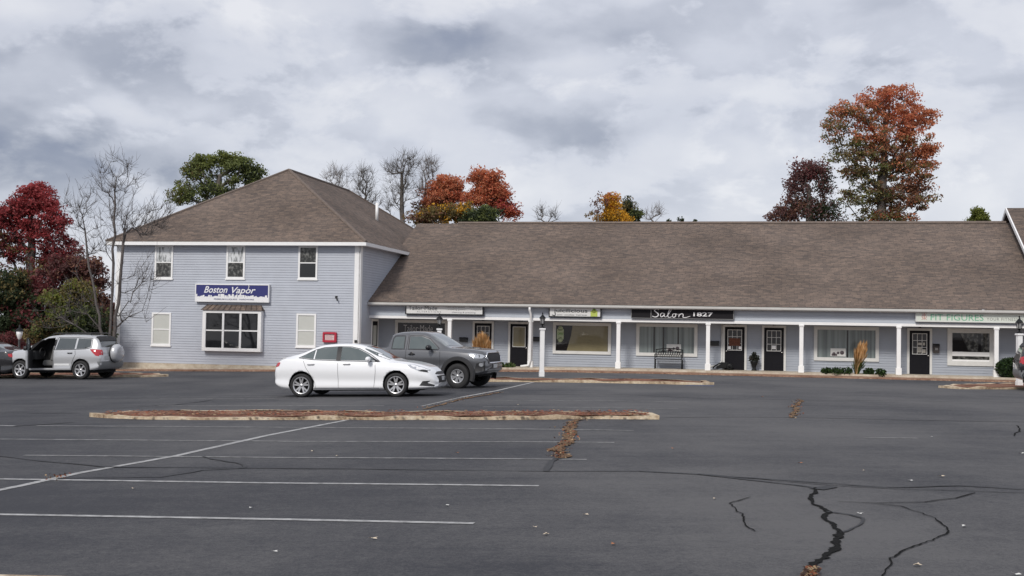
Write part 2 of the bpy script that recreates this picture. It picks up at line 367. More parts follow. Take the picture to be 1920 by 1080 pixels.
def ribbon(mb, pts, w, dz=.006, mi=0, jit=0, step=.35, wj=0):
    """pts: pixels on the ground; w metres"""
    pp = [P(*p) for p in pts]; out = [pp[0]]
    for a, b in zip(pp, pp[1:]):
        n = max(1, int((b - a).length / step))
        for k in range(1, n + 1): out.append(a.lerp(b, k / n))
    prev = None; jj = ka = kb = 0
    for i, p in enumerate(out):
        d = out[min(i + 1, len(out) - 1)] - out[max(i - 1, 0)]; nn = Vector((-d.y, d.x, 0)).normalized()
        jj = .65 * jj + random.uniform(-jit, jit) * .8; j = jj; ka = .6 * ka + .4 * random.uniform(-wj, wj) * 1.6; kb = .6 * kb + .4 * random.uniform(-wj, wj) * 1.6; ww = w * (1 + ka) / 2
        if wj > .5 and i in (0, len(out) - 1): ww *= .2
        wb = max(.1 * w, w * (1 + kb) / 2) if wj > .25 else ww; ww = max(ww, .1 * w); a = p + nn * (j + ww); b = p + nn * (j - wb)
        a.z = G(a.x, a.y) + dz; b.z = G(b.x, b.y) + dz
        if prev: mb.face([prev[0], prev[1], b, a], mi)
        prev = (a, b)
ln = MB()
for pts, w, mi in [
    ([(-40, 964.5), (400, 972), (889, 982)], .10, 0),
    ([(-40, 898), (500, 906), (1010, 911.5)], .10, 0),
    ([(45, 854), (560, 858.5), (1100, 862)], .10, 1),
    ([(-20, 823.5), (560, 828), (1152, 830)], .10, 1),
    ([(70, 798.5), (600, 802), (1188, 807.5)], .10, 1), ([(-40, 797), (32, 799)], .10, 0),
    ([(-40, 927), (40, 911), (150, 887), (330, 855), (500, 817), (655, 787)], .12, 0),
    ([(865, 745), (930, 733), (1000, 717)], .12, 0), ([(790, 762), (865, 745)], .10, 1),
    ([(300, 748), (515, 748)], .09, 1), ([(290, 761), (720, 761)], .09, 1), ([(905, 763), (1272, 767)], .09, 1), ([(930, 751), (1290, 754)], .09, 1),
    ([(1620, 821), (1720, 822)], .09, 1),
    ([(170, 745), (520, 744)], .07, 1)]:
    ribbon(ln, pts, w, .005, mi, step=.8)
tag(ln.build('painted_lines', [M_LINE, M_LINE2], lot, fix=False))
cr = MB()
def crk(pts, w, mi=0, jit=.03, wj=.6, step=.22, dz=.009): ribbon(cr, pts, w, dz, mi, jit, step, wj)
crk([(1530, 915), (1520, 932), (1528, 945), (1552, 962), (1545, 972), (1562, 985), (1578, 1000)], .048, 0, .02, .8, .06)
crk([(1578, 1000), (1562, 1018), (1568, 1025), (1545, 1045), (1520, 1068)], .068, 0, .014, .9, .04)
crk([(1552, 960), (1595, 966), (1618, 973), (1615, 985), (1578, 1000)], .03, 1, .012, .8, .08)
crk([(1520, 1068), (1514, 1095)], .09, 2, .01, .3, .05, .012)
crk([(1640, 945), (1690, 950), (1740, 968), (1765, 980), (1778, 997), (1760, 1010), (1715, 1025), (1670, 1048), (1658, 1085)], .016, 0, .018, .8, .07)
crk([(1410, 933), (1370, 945), (1390, 965), (1400, 985), (1420, 997)], .013, 0, .02, .8, .08)
crk([(-30, 852), (60, 863), (200, 876), (460, 878), (760, 881), (1020, 884), (1200, 884), (1310, 890), (1400, 900), (1530, 915)], .05, 1, .02, .7)
crk([(1310, 889), (1480, 902), (1660, 915), (1800, 912), (1960, 921)], .045, 1, .04, .8)
crk([(1200, 883), (1350, 893), (1540, 910), (1720, 918), (1940, 926)], .035, 1, .05, .8)
crk([(110, 897), (300, 895), (380, 882), (455, 878), (448, 871), (378, 857)], .045, 1, .05, .7)
crk([(1086, 787), (1062, 806), (1070, 822), (1050, 845), (1045, 860)], .17, 2, .07, .8, .12, .012)
crk([(1046, 858), (1030, 874), (1022, 884)], .10, 1, .05, .6)
crk([(1498, 750), (1493, 762), (1488, 784)], .10, 2, .08, .8, .2, .012)
crk([(1240, 783), (1500, 783), (1700, 788), (1960, 792)], .05, 1, .03, .6)
crk([(-30, 774), (165, 775)], .06, 1, .03, .6)
crk([(905, 739), (1200, 741), (1330, 748), (1500, 750), (1960, 755)], .05, 1, .04, .7)
crk([(400, 750), (330, 759), (200, 766)], .06, 1, .04, .8)
crk([(790, 768), (870, 748), (940, 736)], .09, 2, .05, .8, .2, .012)
crk([(1530, 918), (1560, 913)], .16, 1, .03, .5)
crk([(20, 800), (140, 792)], .08, 1, .05, .6)
bl_ = MB(); ribbon(bl_, [(1285, 722.5), (1338, 724)], .22, .007, 0, .0, .4)
tag(bl_.build('blue_marking', mat('blue_paint', (.10, .14, .30), .7, var=.4, vscale=5), lot, fix=False))
crk([(1905, 798), (1912, 808), (1900, 818)], .03, 0, .03)
crk([(1570, 941), (1640, 944), (1730, 942), (1790, 935), (1830, 925)], .02, 0, .02)
tag(cr.build('cracks', [M_CRACK, M_CRACK2, M_WEED], lot, fix=False))

# raised beds, kerbs, walks : polygons on the terrain
def poly_px(pts, dz): return [P(x, y, dz) for x, y in pts]
def densify(pp, step=.4):
    out = []
    for a, b in zip(pp, pp[1:] + pp[:1]):
        n = max(1, int((b - a).length / step))
        for k in range(n): out.append(a.lerp(b, k / n))
    return out
def inset(pp, w):
    n = len(pp); area = sum(pp[i].x * pp[(i + 1) % n].y - pp[(i + 1) % n].x * pp[i].y for i in range(n)); s = 1 if area > 0 else -1; out = []
    c = sum(pp, Vector()) / n
    for i in range(n):
        d = pp[(i + 1) % n] - pp[i - 1]; nn = Vector((-d.y, d.x, 0)).normalized() * s; out.append(pp[i] + nn * w)
    return out
def bed(name, pts, dz, m_in, kerb_w=.16, rough=.02, kind='structure', kerbmat=None):
    pp = densify(poly_px(pts, dz)); 
    pp = [p + Vector((random.uniform(-rough, rough) * 2, random.uniform(-rough, rough) * 2, random.uniform(-rough, rough))) for p in pp]
    inn = inset(pp, kerb_w); n = len(pp); k = MB()
    for i in range(n):
        j = (i + 1) % n; lo1 = Vector((pp[i].x, pp[i].y, pp[i].z - dz - .1)); lo2 = Vector((pp[j].x, pp[j].y, pp[j].z - dz - .1))
        k.face([lo1, lo2, pp[j], pp[i]]); k.face([pp[i], pp[j], inn[j], inn[i]])
    b = MB(); cz = [Vector((p.x, p.y, p.z - .004)) for p in inn]
    # fill by strips between opposite ends: triangulate through bmesh
    me_bm = bmesh.new(); vs = [me_bm.verts.new(p) for p in cz]; f = me_bm.faces.new(vs)
    bmesh.ops.triangulate(me_bm, faces=[f], ngon_method='EAR_CLIP'); me_bm.normal_update()
    for f in me_bm.faces:
        if f.normal.z < 0: f.normal_flip()
        b.face([v.co.copy() for v in f.verts])
    me_bm.free(); o = b.build(name, m_in, fix=False); tag(o, kind=kind)
    k.build('kerb', kerbmat or M_CURB, o, fix=False); return o, inn
isl, ISL_IN = bed('parking_island', [(163, 776), (230, 779.5), (300, 781), (480, 781.5), (700, 781.5), (950, 781), (1100, 779.5), (1180, 779.5), (1239, 780), (1225, 776), (1180, 773), (1000, 771), (700, 770), (450, 770), (240, 770.5)], .065, M_MULCH, .20, .030)
bed('planting_island', [(-40, 704), (150, 704), (270, 703.8), (318, 702.5), (300, 700.5), (200, 698.5), (-40, 698.5)], .075, M_MULCH, .28, .03)
bed('planting_island', [(895, 712), (1000, 712.6), (1150, 714.6), (1290, 717.5), (1338, 717.5), (1322, 713.5), (1200, 710.5), (1000, 708), (880, 708)], .07, M_MULCH, .2, .03)
bed('planting_island', [(1758, 723.5), (1800, 726), (1890, 726.5), (1990, 727), (1990, 719), (1900, 718), (1800, 720)], .065, M_MULCH, .3, .03)
bed('planting_island', [(-30, 1077), (60, 1078.5), (170, 1082), (180, 1095), (-30, 1095)], .08, M_CURB, .3, .01)

# strips along the building (local frame)
def strip(name, u0, u1, v0, v1, dz, m, kind='structure', step=1.0, wob=.0):
    mb = MB(); n = max(2, int((u1 - u0) / step)); prev = None
    for i in range(n + 1):
        u = u0 + (u1 - u0) * i / n; a = v0 + random.uniform(-wob, wob)
        p = LW(u, a); q = LW(u, v1); p.z = G(p.x, p.y) + dz; q.z = G(q.x, q.y) + dz; lo = Vector((p.x, p.y, p.z - dz - .1))
        if prev: mb.face([prev[0], p, q, prev[1]]); mb.face([prev[2], lo, p, prev[0]])
        prev = (p, q, lo)
    return tag(mb.build(name, m, fix=False), kind=kind)
strip('concrete_walk', .0, 60, .75, 3.0, .13, M_CONC, wob=.03)
strip('mulch_bed', .0, 60, -1.2, .75, .045, M_TAN, wob=.15)
strip('mulch_bed', -13.4, -.02, -1.9, .1, .05, M_TAN, wob=.12)
strip('concrete_walk', -13.4, -.02, -.42, .05, .11, M_CONC)

# ------------------------------------------------------------------ buildings
def bldg(name, label): return empty(name, label, 'building', BO, -TH)
def siding(mb, u0, u1, v, z0, z1, pitch=.118, lip=.02, axis='u', mi=0, groove=.026, gd=.03):
    """clapboards on plane v facing -v (axis u), or on plane u=v facing +u (axis v); a real groove under every board"""
    z = z0
    while z < z1 - 1e-4:
        zz = min(z + pitch, z1); zg = min(z + groove, zz)
        prof = [(-gd * .0, z), (0.0, zg), (lip, zg), (lip * .75, zz), (0.0, zz)]
        for (a, za), (b, zb) in zip(prof, prof[1:]):
            if axis == 'u': mb.face([(u0, v - a, za), (u1, v - a, za), (u1, v - b, zb), (u0, v - b, zb)], mi)
            else: mb.face([(v + a, u0, za), (v + a, u1, za), (v + b, u1, zb), (v + b, u0, zb)], mi)
        z = zz
def roof_face(mb, pts, mi=0):         # uv: along the eave, up the slope
    p = [Vector(q) for q in pts]; n = (p[1] - p[0]).cross(p[2] - p[0]).normalized()
    if n.z < 0: n = -n
    e = Vector((0, 0, 1)).cross(n); e = e.normalized() if e.length > 1e-4 else Vector((1, 0, 0)); s = n.cross(e)
    mb.face(pts, mi, [(q.dot(e), q.dot(s)) for q in p])

EZ = 5.80; MD = 21.4
uL, _ = F(219, 560, 0)
main = bldg('two_storey_building', 'pale blue two-storey shop block with brown hipped roof at the left end')
w = MB(); siding(w, uL, 0, 0, -.02 + GL(uL, 0) * 0 + .02, EZ - .12); w.box((uL, .03, -.6), (-.01, MD, EZ - .12))
w.build('front_wall', M_SID, main, fix=False)
w = MB(); siding(w, 0, MD, .01, .1, EZ - .12, axis='v'); w.build('side_wall', M_SID, main, fix=False)
w = MB(); w.box((uL - .02, -.05, -.6), (.03, .0, .02)); w.build('foundation', M_CONC, main)
for a in (uL - .05, -.24):
    w = MB(); w.box((a, -.05, -.3), (a + .28, .02, EZ - .12))
    if a > -1: w.box((-.03, -.05, -.3), (.06, .22, EZ - .12))
    w.build('corner_board', M_WHITE, main)
OV = .42; u0, u1, v0, v1 = uL - OV, OV, -OV, MD + OV
half = (u1 - u0) / 2; uc = (u0 + u1) / 2
_, AZ = 0, EZ + 4.25
va = v0 + half; vb = v1 - half
w = MB(); A = (uc, va, AZ); B = (uc, vb, AZ); e = EZ + .0
roof_face(w, [(u0, v0, e), (u1, v0, e), A]); roof_face(w, [(u1, v0, e), (u1, v1, e), B, A]); roof_face(w, [(u1, v1, e), (u0, v1, e), B]); roof_face(w, [(u0, v1, e), (u0, v0, e), A, B])
rf = w.build('roof', M_SHIN, main, fix=False)
w = MB()
for a, b in (((u0, v0, e), A), ((u1, v0, e), A), (A, B), ((u1, v1, e), B)):
    a = Vector(a); b = Vector(b); w.tube([a + Vector((0, 0, .02)), b + Vector((0, 0, .02))], .07, 5, smooth=False)
w.build('ridge_cap', mat('ridge_shingle', (.15, .118, .10), .9, var=.2, vscale=6), rf)
w = MB(); w.box((u0, v0, EZ - .17), (u1, v0 + .03, EZ - .01)); w.box((u1 - .03, v0 + .03, EZ - .17), (u1, v1, EZ - .01)); w.box((u0, v0 + .03, EZ - .17), (u0 + .03, v1, EZ - .01))
w.box((u0 + .03, v0 + .03, EZ - .15), (u1 - .03, v1, EZ - .13)); w.build('fascia', M_WHITE, main)
# vent pipe on the right slope
uu, zz = 0, 0
w = MB(); pv = 10.5; pu = uc + (half) * .52; pz = AZ - (AZ - EZ) * .52
w.tube([(pu, pv, pz - .1), (pu, pv, pz + .95)], .085, 10); w.build('vent_pipe', M_WHITE, main)

M_BLIND = mat('pale_blind', (.50, .51, .48), .8, coat=.5, var=.03, vscale=2)
M_LACE_REFL = curtain_mat('lace_and_reflection', (.62, .64, .66), (.10, .11, .11), 9, 2.6, .36, .54)  # upper-sash reflections put into the fabric colour as pale and dark blotches
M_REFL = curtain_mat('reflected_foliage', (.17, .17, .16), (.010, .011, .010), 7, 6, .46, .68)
def box_px(mb, x0, y0, x1, y1, v, d0, d1, mi=0, lev=True):
    ua, za = F(x0, y1, v); ub, zb = F(x1, y0, v); um, zm = F((x0 + x1) / 2, y0, v); ul, zl = F((x0 + x1) / 2, y1, v); za, zb = zl, zm
    mb.box((ua, v - d0, za), (ub, v - d1, zb), mi); return ua, ub, za, zb
def rect(x0, y0, x1, y1, v):
    ua = F(x0, (y0 + y1) / 2, v)[0]; ub = F(x1, (y0 + y1) / 2, v)[0]; xm = (x0 + x1) / 2
    return ua, ub, F(xm, y1, v)[1], F(xm, y0, v)[1]
def frame(mb, r, t, v, d0, d1, mi=0, bot=None):
    a, b, c, d = r; bt = bot or t
    mb.box((a, v - d0, c), (a + t, v - d1, d), mi); mb.box((b - t, v - d0, c), (b, v - d1, d), mi)
    mb.box((a + t, v - d0, d - t), (b - t, v - d1, d), mi); mb.box((a + t, v - d0, c), (b - t, v - d1, c + bt), mi)
def sash_window(par, px, kind, v=0):
    r = rect(*px, v); a, b, c, d = r; t = .07; mid = (c + d) / 2
    m = MB(); frame(m, r, .085, v, .055, -.01, 0, .12); m.box((a - .03, v - .075, c - .02), (b + .03, v - .055, c + .05))
    fr = m.build('window', M_WHITE, par)
    m = MB(); m.box((a + .085, v - .040, mid - .025), (b - .085, v - .020, mid + .025)); m.build('sash_bar', M_WHITE, fr)
    i = (a + .085, b - .085, c + .12, d - .085)
    up = MB(); up.box((i[0], v - .020, mid + .025), (i[1], v - .012, i[3])); lo = MB(); lo.box((i[0], v - .020, i[2]), (i[1], v - .012, mid - .025))
    if kind == 'blind': up.build('blind', M_BLIND, fr); lo.build('blind', M_BLIND, fr)
    elif kind == 'lace_refl': up.build('curtain_reflection', M_LACE_REFL, fr); lo.build('pane', MATS['reflected_foliage'], fr)
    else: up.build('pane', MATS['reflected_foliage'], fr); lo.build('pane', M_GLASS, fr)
sash_window(main, (291, 460, 325, 524), 'lace_refl'); sash_window(main, (425, 460, 460, 524), 'lace_refl'); sash_window(main, (560, 461, 596, 525), 'refl')
sash_window(main, (285, 586, 321, 649), 'blind'); sash_window(main, (556, 588, 593, 652), 'blind')
# bow display window
def display():
    r = rect(379, 582, 489, 659, -.3); a, b, c, d = r; v = -.02
    m = MB(); m.box((a, -.30, c), (b, v, c + .16)); m.box((a, -.30, d - .13), (b, v, d)); m.box((a, -.30, c + .16), (a + .17, v, d - .13)); m.box((b - .17, -.30, c + .16), (b, v, d - .13))
    fr = m.build('display_window', M_WHITE, main, bevel=.008)
    ia, ib, ic, id_ = a + .17, b - .17, c + .16, d - .13
    m = MB(); wv = (ib - ia) / 3
    for k in (1, 2): m.box((ia + wv * k - .05, -.285, ic), (ia + wv * k + .05, -.235, id_))
    for k in range(3): m.box((ia + wv * k + (.05 if k else 0), -.265, (ic + id_) / 2 - .03), (ia + wv * (k + 1) - (.05 if k < 2 else 0), -.235, (ic + id_) / 2 + .03))
    m.build('muntin', M_WHITE, fr)
    m = MB(); m.box((ia, -.23, ic), (ib, -.2, id_)); m.build('pane', M_GLASS, fr)
    m = MB(); z = d; roof_face(m, [(a - .06, -.36, z + .002), (b + .06, -.36, z + .002), (b - .12, -.02, z + .26), (a + .12, -.02, z + .26)]); m.face([(a - .06, -.36, z + .002), (a + .12, -.02, z + .26), (a - .06, -.02, z + .002)]); m.face([(b + .06, -.36, z + .002), (b + .06, -.02, z + .002), (b - .12, -.02, z + .26)])
    m.build('window_roof', M_SHIN, fr, fix=False)
    n = 11
    for k in range(n + 1):
        m = MB()
        t = k / n; x0 = a - .06 + (b - a + .12) * t; x1 = a + .12 + (b - a - .24) * t; m.tube([(x0, -.365, z + .02), (x1, -.025, z + .275)], .012, 4)
        m.build('roof_seam', mat('roof_seam', (.07, .05, .045), .7), fr)
display()
# wall lamp/spigot on the front, small vent
u, z = F(631, 560, 0); m = MB(); m.box((u - .05, -.06, z + .02), (u + .05, -.018, z + .13)); m.tube([(u, -.06, z + .07), (u + .06, -.16, z + .02), (u + .1, -.16, z - .1)], .03, 6); m.build('wall_lamp', M_DARK, main)
u, z = F(668, 640, 0); m = MB(); m.box((u - .06, -.10, z - .06), (u + .06, -.05, z + .06)); m.build('outlet_box', M_DARK, main)

# sign above the display window
def sign(name, label, px, v, th, board, rim=None, rimw=.04):
    a, b, c, d = rect(*px, v); e = empty(name, label, 'sign', BO, -TH)
    m = MB(); m.box((a, v - th, c), (b, v, d)); m.build('sign_panel', board, e)
    if rim: m = MB(); frame(m, (a - .002, b + .002, c - .002, d + .002), rimw, v, th + .012, -.0); m.build('sign_frame', rim, e)
    return e, a, b, c, d, v - th
M_NAVY = mat('navy_sign', (.030, .034, .155), .4); M_SWHITE = mat('sign_white', (.78, .78, .79), .4)
e, a, b, c, d, y = sign('shop_sign', 'navy and white sign with script lettering above the small roofed display window', (369, 533, 507, 566.5), -.03, .16, M_NAVY, M_SWHITE, .045)
w_ = b - a; h_ = d - c; m = MB(); m.box((a + .045, y - .004, c + .045), (b - .045, y, c + h_ * .27)); rs = random.Random(3); x = a + .05
while x < b - .14:
    ww = rs.uniform(.04, .11); t = (x - a) / w_; hh = h_ * (.02 + .10 * rs.random() + (.24 if t < .06 or t > .93 else 0) * rs.random() + (.06 if .3 < t < .7 else 0))
    m.box((x, y - .004, c + h_ * .27), (min(x + ww, b - .05), y, c + h_ * .27 + hh)); x += ww + rs.uniform(-.01, .03)
m.build('skyline_graphic', M_SWHITE, e)
m = MB(); put_text(m, 'Boston', a + w_ * .12, a + w_ * .44, c + h_ * .50, c + h_ * .87, y, shear=.35, bold=.012); put_text(m, 'Vapor', a + w_ * .50, a + w_ * .82, c + h_ * .38, c + h_ * .84, y, shear=.35, bold=.012)
stroke(m, [(a + w_ * .715, c + h_ * .7), (a + w_ * .73, c + h_ * .86), (a + w_ * .722, c + h_ * .97)], .015, y - .012)
m.build('lettering', M_SWHITE, e)
m = MB(); put_text(m, 'PREMIUM E-LIQUIDS · HARDWARE', a + w_ * .26, a + w_ * .8, c + h_ * .10, c + h_ * .19, y - .004, bold=.01); m.build('lettering', M_NAVY, e)

# red notice box
a, b, c, d = rect(606.5, 623, 632, 641.5, -.02)
e = empty('notice_box', 'small red framed notice board on the pale blue wall behind the white sedan', 'notice board', BO, -TH)
m = MB(); frame(m, (a, b, c, d), .09, -.02, .13, 0); m.build('frame', mat('red_paint', (.42, .02, .045), .4), e, bevel=.01)
m = MB(); m.box((a + .09, -.10, c + .09), (b - .09, -.03, d - .09)); m.build('panel', mat('notice_paper', (.62, .50, .50), .6, var=.1, vscale=9), e)
m = MB()
for k in range(5): m.box((a + .14, -.103, d - .14 - k * .05), (b - .14 - .05 * (k % 2), -.1, d - .152 - k * .05))
m.build('lettering', mat('notice_text', (.35, .12, .14), .6), e)

# ---- arcade wing
VE, VC, VB = 1.2, 1.5, 2.9            # eave, beam/columns, back wall
ZE = 3.10; SL = .5; VR = 10.2; ZR = ZE + SL * (VR - VE)
UE = F(1886, 420, VR)[0]              # where the taller section begins
wing = bldg('arcade_building', 'long one-storey grey-blue shop wing with porch columns and brown shingle roof')
FLZ = .19
w = MB(); roof_face(w, [(-.3, VE - .03, ZE), (UE + .2, VE - .03, ZE), (UE + .2, VR, ZR + .015), (-.3, VR, ZR + .015)]); roof_face(w, [(-.3, VR, ZR + .015), (UE + .2, VR, ZR + .015), (UE + .2, 2 * VR - VE, ZE), (-.3, 2 * VR - VE, ZE)])
rf = w.build('roof', M_SHIN, wing, fix=False)
w = MB(); w.tube([(2.0, VR, ZR + .03), (UE, VR, ZR + .03)], .09, 5, smooth=False); w.build('ridge_cap', MATS['ridge_shingle'], rf)
w = MB(); w.box((.02, VE - .12, ZE - .14), (UE, VE, ZE - .02)); w.build('gutter', M_GUT, wing, bevel=.02)
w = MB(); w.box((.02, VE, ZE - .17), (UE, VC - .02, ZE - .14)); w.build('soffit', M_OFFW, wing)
ZB0 = F(1000, 601, VC)[1]; ZB1 = F(1000, 596, VC)[1]
w = MB(); siding(w, .02, UE + 3, VC, ZB1, ZE - .16, pitch=.14, lip=.012); w.box((.02, VC + .02, ZB1), (UE + 3, VC + .2, ZE - .16)); w.build('frieze', mat('frieze_siding', (.43, .465, .52), .55, var=.05, vscale=1.2), wing, fix=False)
w = MB(); w.box((.02, VC - .05, ZB0), (UE + 3, VC + .22, ZB1)); w.build('beam', M_WHITE, wing)
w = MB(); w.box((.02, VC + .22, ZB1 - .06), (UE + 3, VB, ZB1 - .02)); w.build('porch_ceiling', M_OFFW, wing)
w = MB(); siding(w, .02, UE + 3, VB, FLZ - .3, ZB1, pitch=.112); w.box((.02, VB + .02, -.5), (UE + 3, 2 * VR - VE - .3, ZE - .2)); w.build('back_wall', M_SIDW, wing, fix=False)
for px in (843, 995, 1159.5, 1327.5, 1502.5, 1685, 1868):
    u = F(px, 650, VC)[0]; g = GL(u, VC) + .12; m = MB()
    m.box((u - .085, VC - .085, g), (u + .085, VC + .085, ZB0)); m.box((u - .12, VC - .12, g), (u + .12, VC + .12, g + .30)); m.box((u - .11, VC - .11, ZB0 - .08), (u + .11, VC + .11, ZB0 - .001))
    m.build('column', M_WHITE, wing, bevel=.006)
# downspouts
u = F(995.5, 600, VC)[0]; m = MB(); g = GL(u, VC) + .12
m.tube([(u, VE - .05, ZE - .15), (u, VE - .05, ZE - .28), (u + .03, VC - .17, ZE - .48), (u + .03, VC - .17, g + .35), (u - .05, VC - .2, g + .1), (u - .4, VC - .25, g + .05)], .055, 8); m.build('downspout', M_WHITE, wing)
u = F(1356, 650, VB)[0]; g = GL(u, VB) + .12; m = MB(); m.tube([(u - .06, VB - .06, ZB1 - .1), (u - .06, VB - .06, g + .4), (u - .2, VB - .15, g + .22), (u - .7, VB - .3, g + .12)], .04, 8); m.build('downspout', M_OFFW, wing)

def wtrim(px, t, name='window'):
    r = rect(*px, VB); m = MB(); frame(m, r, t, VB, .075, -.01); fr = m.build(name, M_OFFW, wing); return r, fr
def bigwin(px, t=.14): 
    r, fr = wtrim(px, t); return (r[0] + t, r[1] - t, r[2] + t, r[3] - t), fr
M_CURT = curtain_mat('grey_curtain', (.20, .235, .235), (.075, .095, .098), 7, .12, .35, .62)
M_TANB = mat('tan_shade', (.175, .150, .080), .7, coat=.8, var=.12, vscale=1.3)
M_CHAR = mat('dark_pane', (.014, .012, .012), .04, spec=.4)
# Tailor window
i, fr = bigwin((741, 600, 840, 662)); a, b, c, d = i
m = MB(); m.box((a, VB - .03, c), (b, VB - .02, d)); m.build('pane', M_CHAR, fr)
m = MB(); put_text(m, 'Tailor·Made', F(757, 615, VB)[0], F(812, 615, VB)[0], F(785, 622, VB)[1], F(785, 609.5, VB)[1], VB - .03, bold=-.005, thick=.004); m.build('lettering', mat('window_lettering', (.42, .42, .43), .6), fr)
# tan shade window
i, fr = bigwin((1037, 605, 1146, 664)); a, b, c, d = i
m = MB(); m.box((a, VB - .03, c), (b, VB - .02, d)); m.build('pane', M_CHAR, fr)
m = MB(); wv = b - a; hv = d - c
m.prism([(a + wv * .21, VB - .034, c), (b - .02, VB - .034, c), (b - .02, VB - .034, d), (a + wv * .32, VB - .034, d), (a + wv * .29, VB - .034, c + hv * .6)], (0, .003, 0)); m.build('shade', M_TANB, fr)
m = MB(); x = a + wv * .085; m.box((x - .16, VB - .046, c + hv * .45), (x + .16, VB - .036, c + hv * .85)); m.lathe([(0, -.046), (.12, -.046), (.12, -.036)], (x, VB, c + hv * .87), 'y', 12); m.lathe([(0, -.046), (.12, -.046), (.12, -.036)], (x, VB, c + hv * .43), 'y', 12)
st = m.build('window_sticker', mat('lime_sticker', (.36, .42, .27), .6), fr, fix=False)
m = MB(); put_text(m, 'OPEN', x - .12, x + .12, c + hv * .62, c + hv * .72, VB - .046, bold=.02, thick=.004); m.build('lettering', mat('green_ink', (.10, .22, .04), .6), st)
# salon windows with curtains
def curtain_win(px, darkbars, card, cardside):
    i, fr = bigwin(px, .15); a, b, c, d = i; m = MB(); m.box((a, VB - .03, c), (b, VB - .02, d)); m.build('pane', M_CURT, fr)
    m = MB(); wv = b - a
    for t in darkbars: m = MB(); m.box((a + wv * t - .035, VB - .036, c), (a + wv * t + .035, VB - .031, d)); m.build('curtain_gap', M_CHAR, fr)
    x = a + wv * cardside; z = c + .05; m = MB(); m.box((x - .33, VB - .05, z), (x + .33, VB - .04, z + .36)); cd_ = m.build('window_card', M_OFFW, fr)
    m = MB(); 
    for (p, q, s) in ((-.18, .12, .07), (0, .16, .06), (.17, .17, .09)): m.lathe([(0, -.053), (s, -.053), (s, -.05)], (x + p, VB, z + q), 'y', 12)
    m.box((x - .28, VB - .053, z + .02), (x - .04, VB - .05, z + .12)); m.build('picture', mat('card_print', (.10, .08, .09), .6), cd_, fix=False)
curtain_win((1193, 607, 1308, 668), (.27, .44, .71), 0, .63)
curtain_win((1526, 612.5, 1648, 677), (.52,), 0, .36)
# fit-figures window
i, fr = bigwin((1776, 616, 1864, 686), .2); a, b, c, d = i; zb = F(1820, 660, VB)[1]; za = F(1820, 668, VB)[1]
m = MB(); m.box((a, VB - .06, za), (b, VB - .01, zb)); m.box((a, VB - .05, c), (b, VB - .01, c + .07)); m.build('mullion', M_WHITE, fr)
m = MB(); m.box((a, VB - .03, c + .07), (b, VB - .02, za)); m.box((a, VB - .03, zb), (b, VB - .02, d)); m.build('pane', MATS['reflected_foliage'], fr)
m = MB(); wv = b - a; m.prism([(a + .02, VB - .033, zb + .02), (a + wv * .45, VB - .033, zb + .02), (a + wv * .22, VB - .033, d - .02), (a + .02, VB - .033, d - .02)], (0, .002, 0)); m.box((a + wv * .70, VB - .034, zb), (a + wv * .78, VB - .031, d)); m.build('dark_drape', M_CHAR, fr)

def door(px, kind, knob=1, lab=None):
    r = rect(*px, VB); a, b, _, d = r; g = GL((a + b) / 2, VB) + .14; c = g; t = .10
    m = MB(); m.box((a - t, VB - .07, c), (a, VB + .01, d + t)); m.box((b, VB - .07, c), (b + t, VB + .01, d + t)); m.box((a, VB - .07, d), (b, VB + .01, d + t)); 
    tr = m.build('door_frame', M_OFFW, wing)
    m = MB(); m.box((a, VB - .045, c), (b, VB - .01, d)); H = d - c; wv = b - a
    for p in (.12, .56): m.box((a + wv * p, VB - .052, c + .12), (a + wv * (p + .32), VB - .046, c + H * .36))
    dr = m.build('door', M_DOOR, wing, bevel=.004)
    if lab: dr['label'] = lab
    x0, x1, z0, z1 = a + wv * .15, b - wv * .15, c + H * .46, d - H * .07
    m = MB(); m.box((x0, VB - .055, z0), (x1, VB - .046, z1)); m.build('pane', {'lite': M_CHAR, 'tan': M_TANB}[kind], dr)
    m = MB(); frame(m, (x0 - .015, x1 + .015, z0 - .015, z1 + .015), .028, VB, .068, .046)
    if kind == 'lite':
        for k in (1, 2):
            x = x0 + (x1 - x0) * k / 3; m.box((x - .011, VB - .064, z0 + .013), (x + .011, VB - .056, z1 - .013)); z = z0 + (z1 - z0) * k / 3
            for q in range(3): m.box((x0 + (x1 - x0) * q / 3 + .012, VB - .064, z - .011), (x0 + (x1 - x0) * (q + 1) / 3 - .012, VB - .056, z + .011))
    m.build('muntin', M_OFFW, dr)
    x = b - .07 if knob > 0 else a + .07
    m = MB(); m.lathe([(.0, -.10), (.03, -.095), (.035, -.08), (.015, -.06), (.015, -.045)], (x, VB, c + H * .43), 'y', 12); m.build('door_knob', M_CHROME, dr, fix=False)
    m = MB(); m.lathe([(.0, .07), (.05, .06), (.07, 0)], ((a + b) / 2, VB - .11, d + t + .02), 'z', 10); m.lathe([(.0, .0), (.07, 0)], ((a + b) / 2, VB - .11, d + t + .02), 'z', 10); m.build('door_lamp', M_DARK, tr, fix=False)
    return dr, (x0, x1, z0, z1)
door((890, 606, 922, 690), 'lite'); door((957, 607.5, 990, 690), 'tan', 1, 'black door with tan shaded glass')
d3, q3 = door((1359, 613, 1396, 696), 'lite', -1); d4, q4 = door((1432.5, 614.5, 1469.5, 697), 'lite', 1); d5, q5 = door((1705, 620, 1743, 704), 'lite', 1)
def paper(dr, q, items, col):
    m = MB()
    for (p, r_, w2, h2) in items:
        x = q[0] + (q[1] - q[0]) * p; z = q[2] + (q[3] - q[2]) * r_; m.box((x - w2 / 2, VB - .074, z - h2 / 2), (x + w2 / 2, VB - .069, z + h2 / 2))
    m.build('notice_sheet', col, dr)
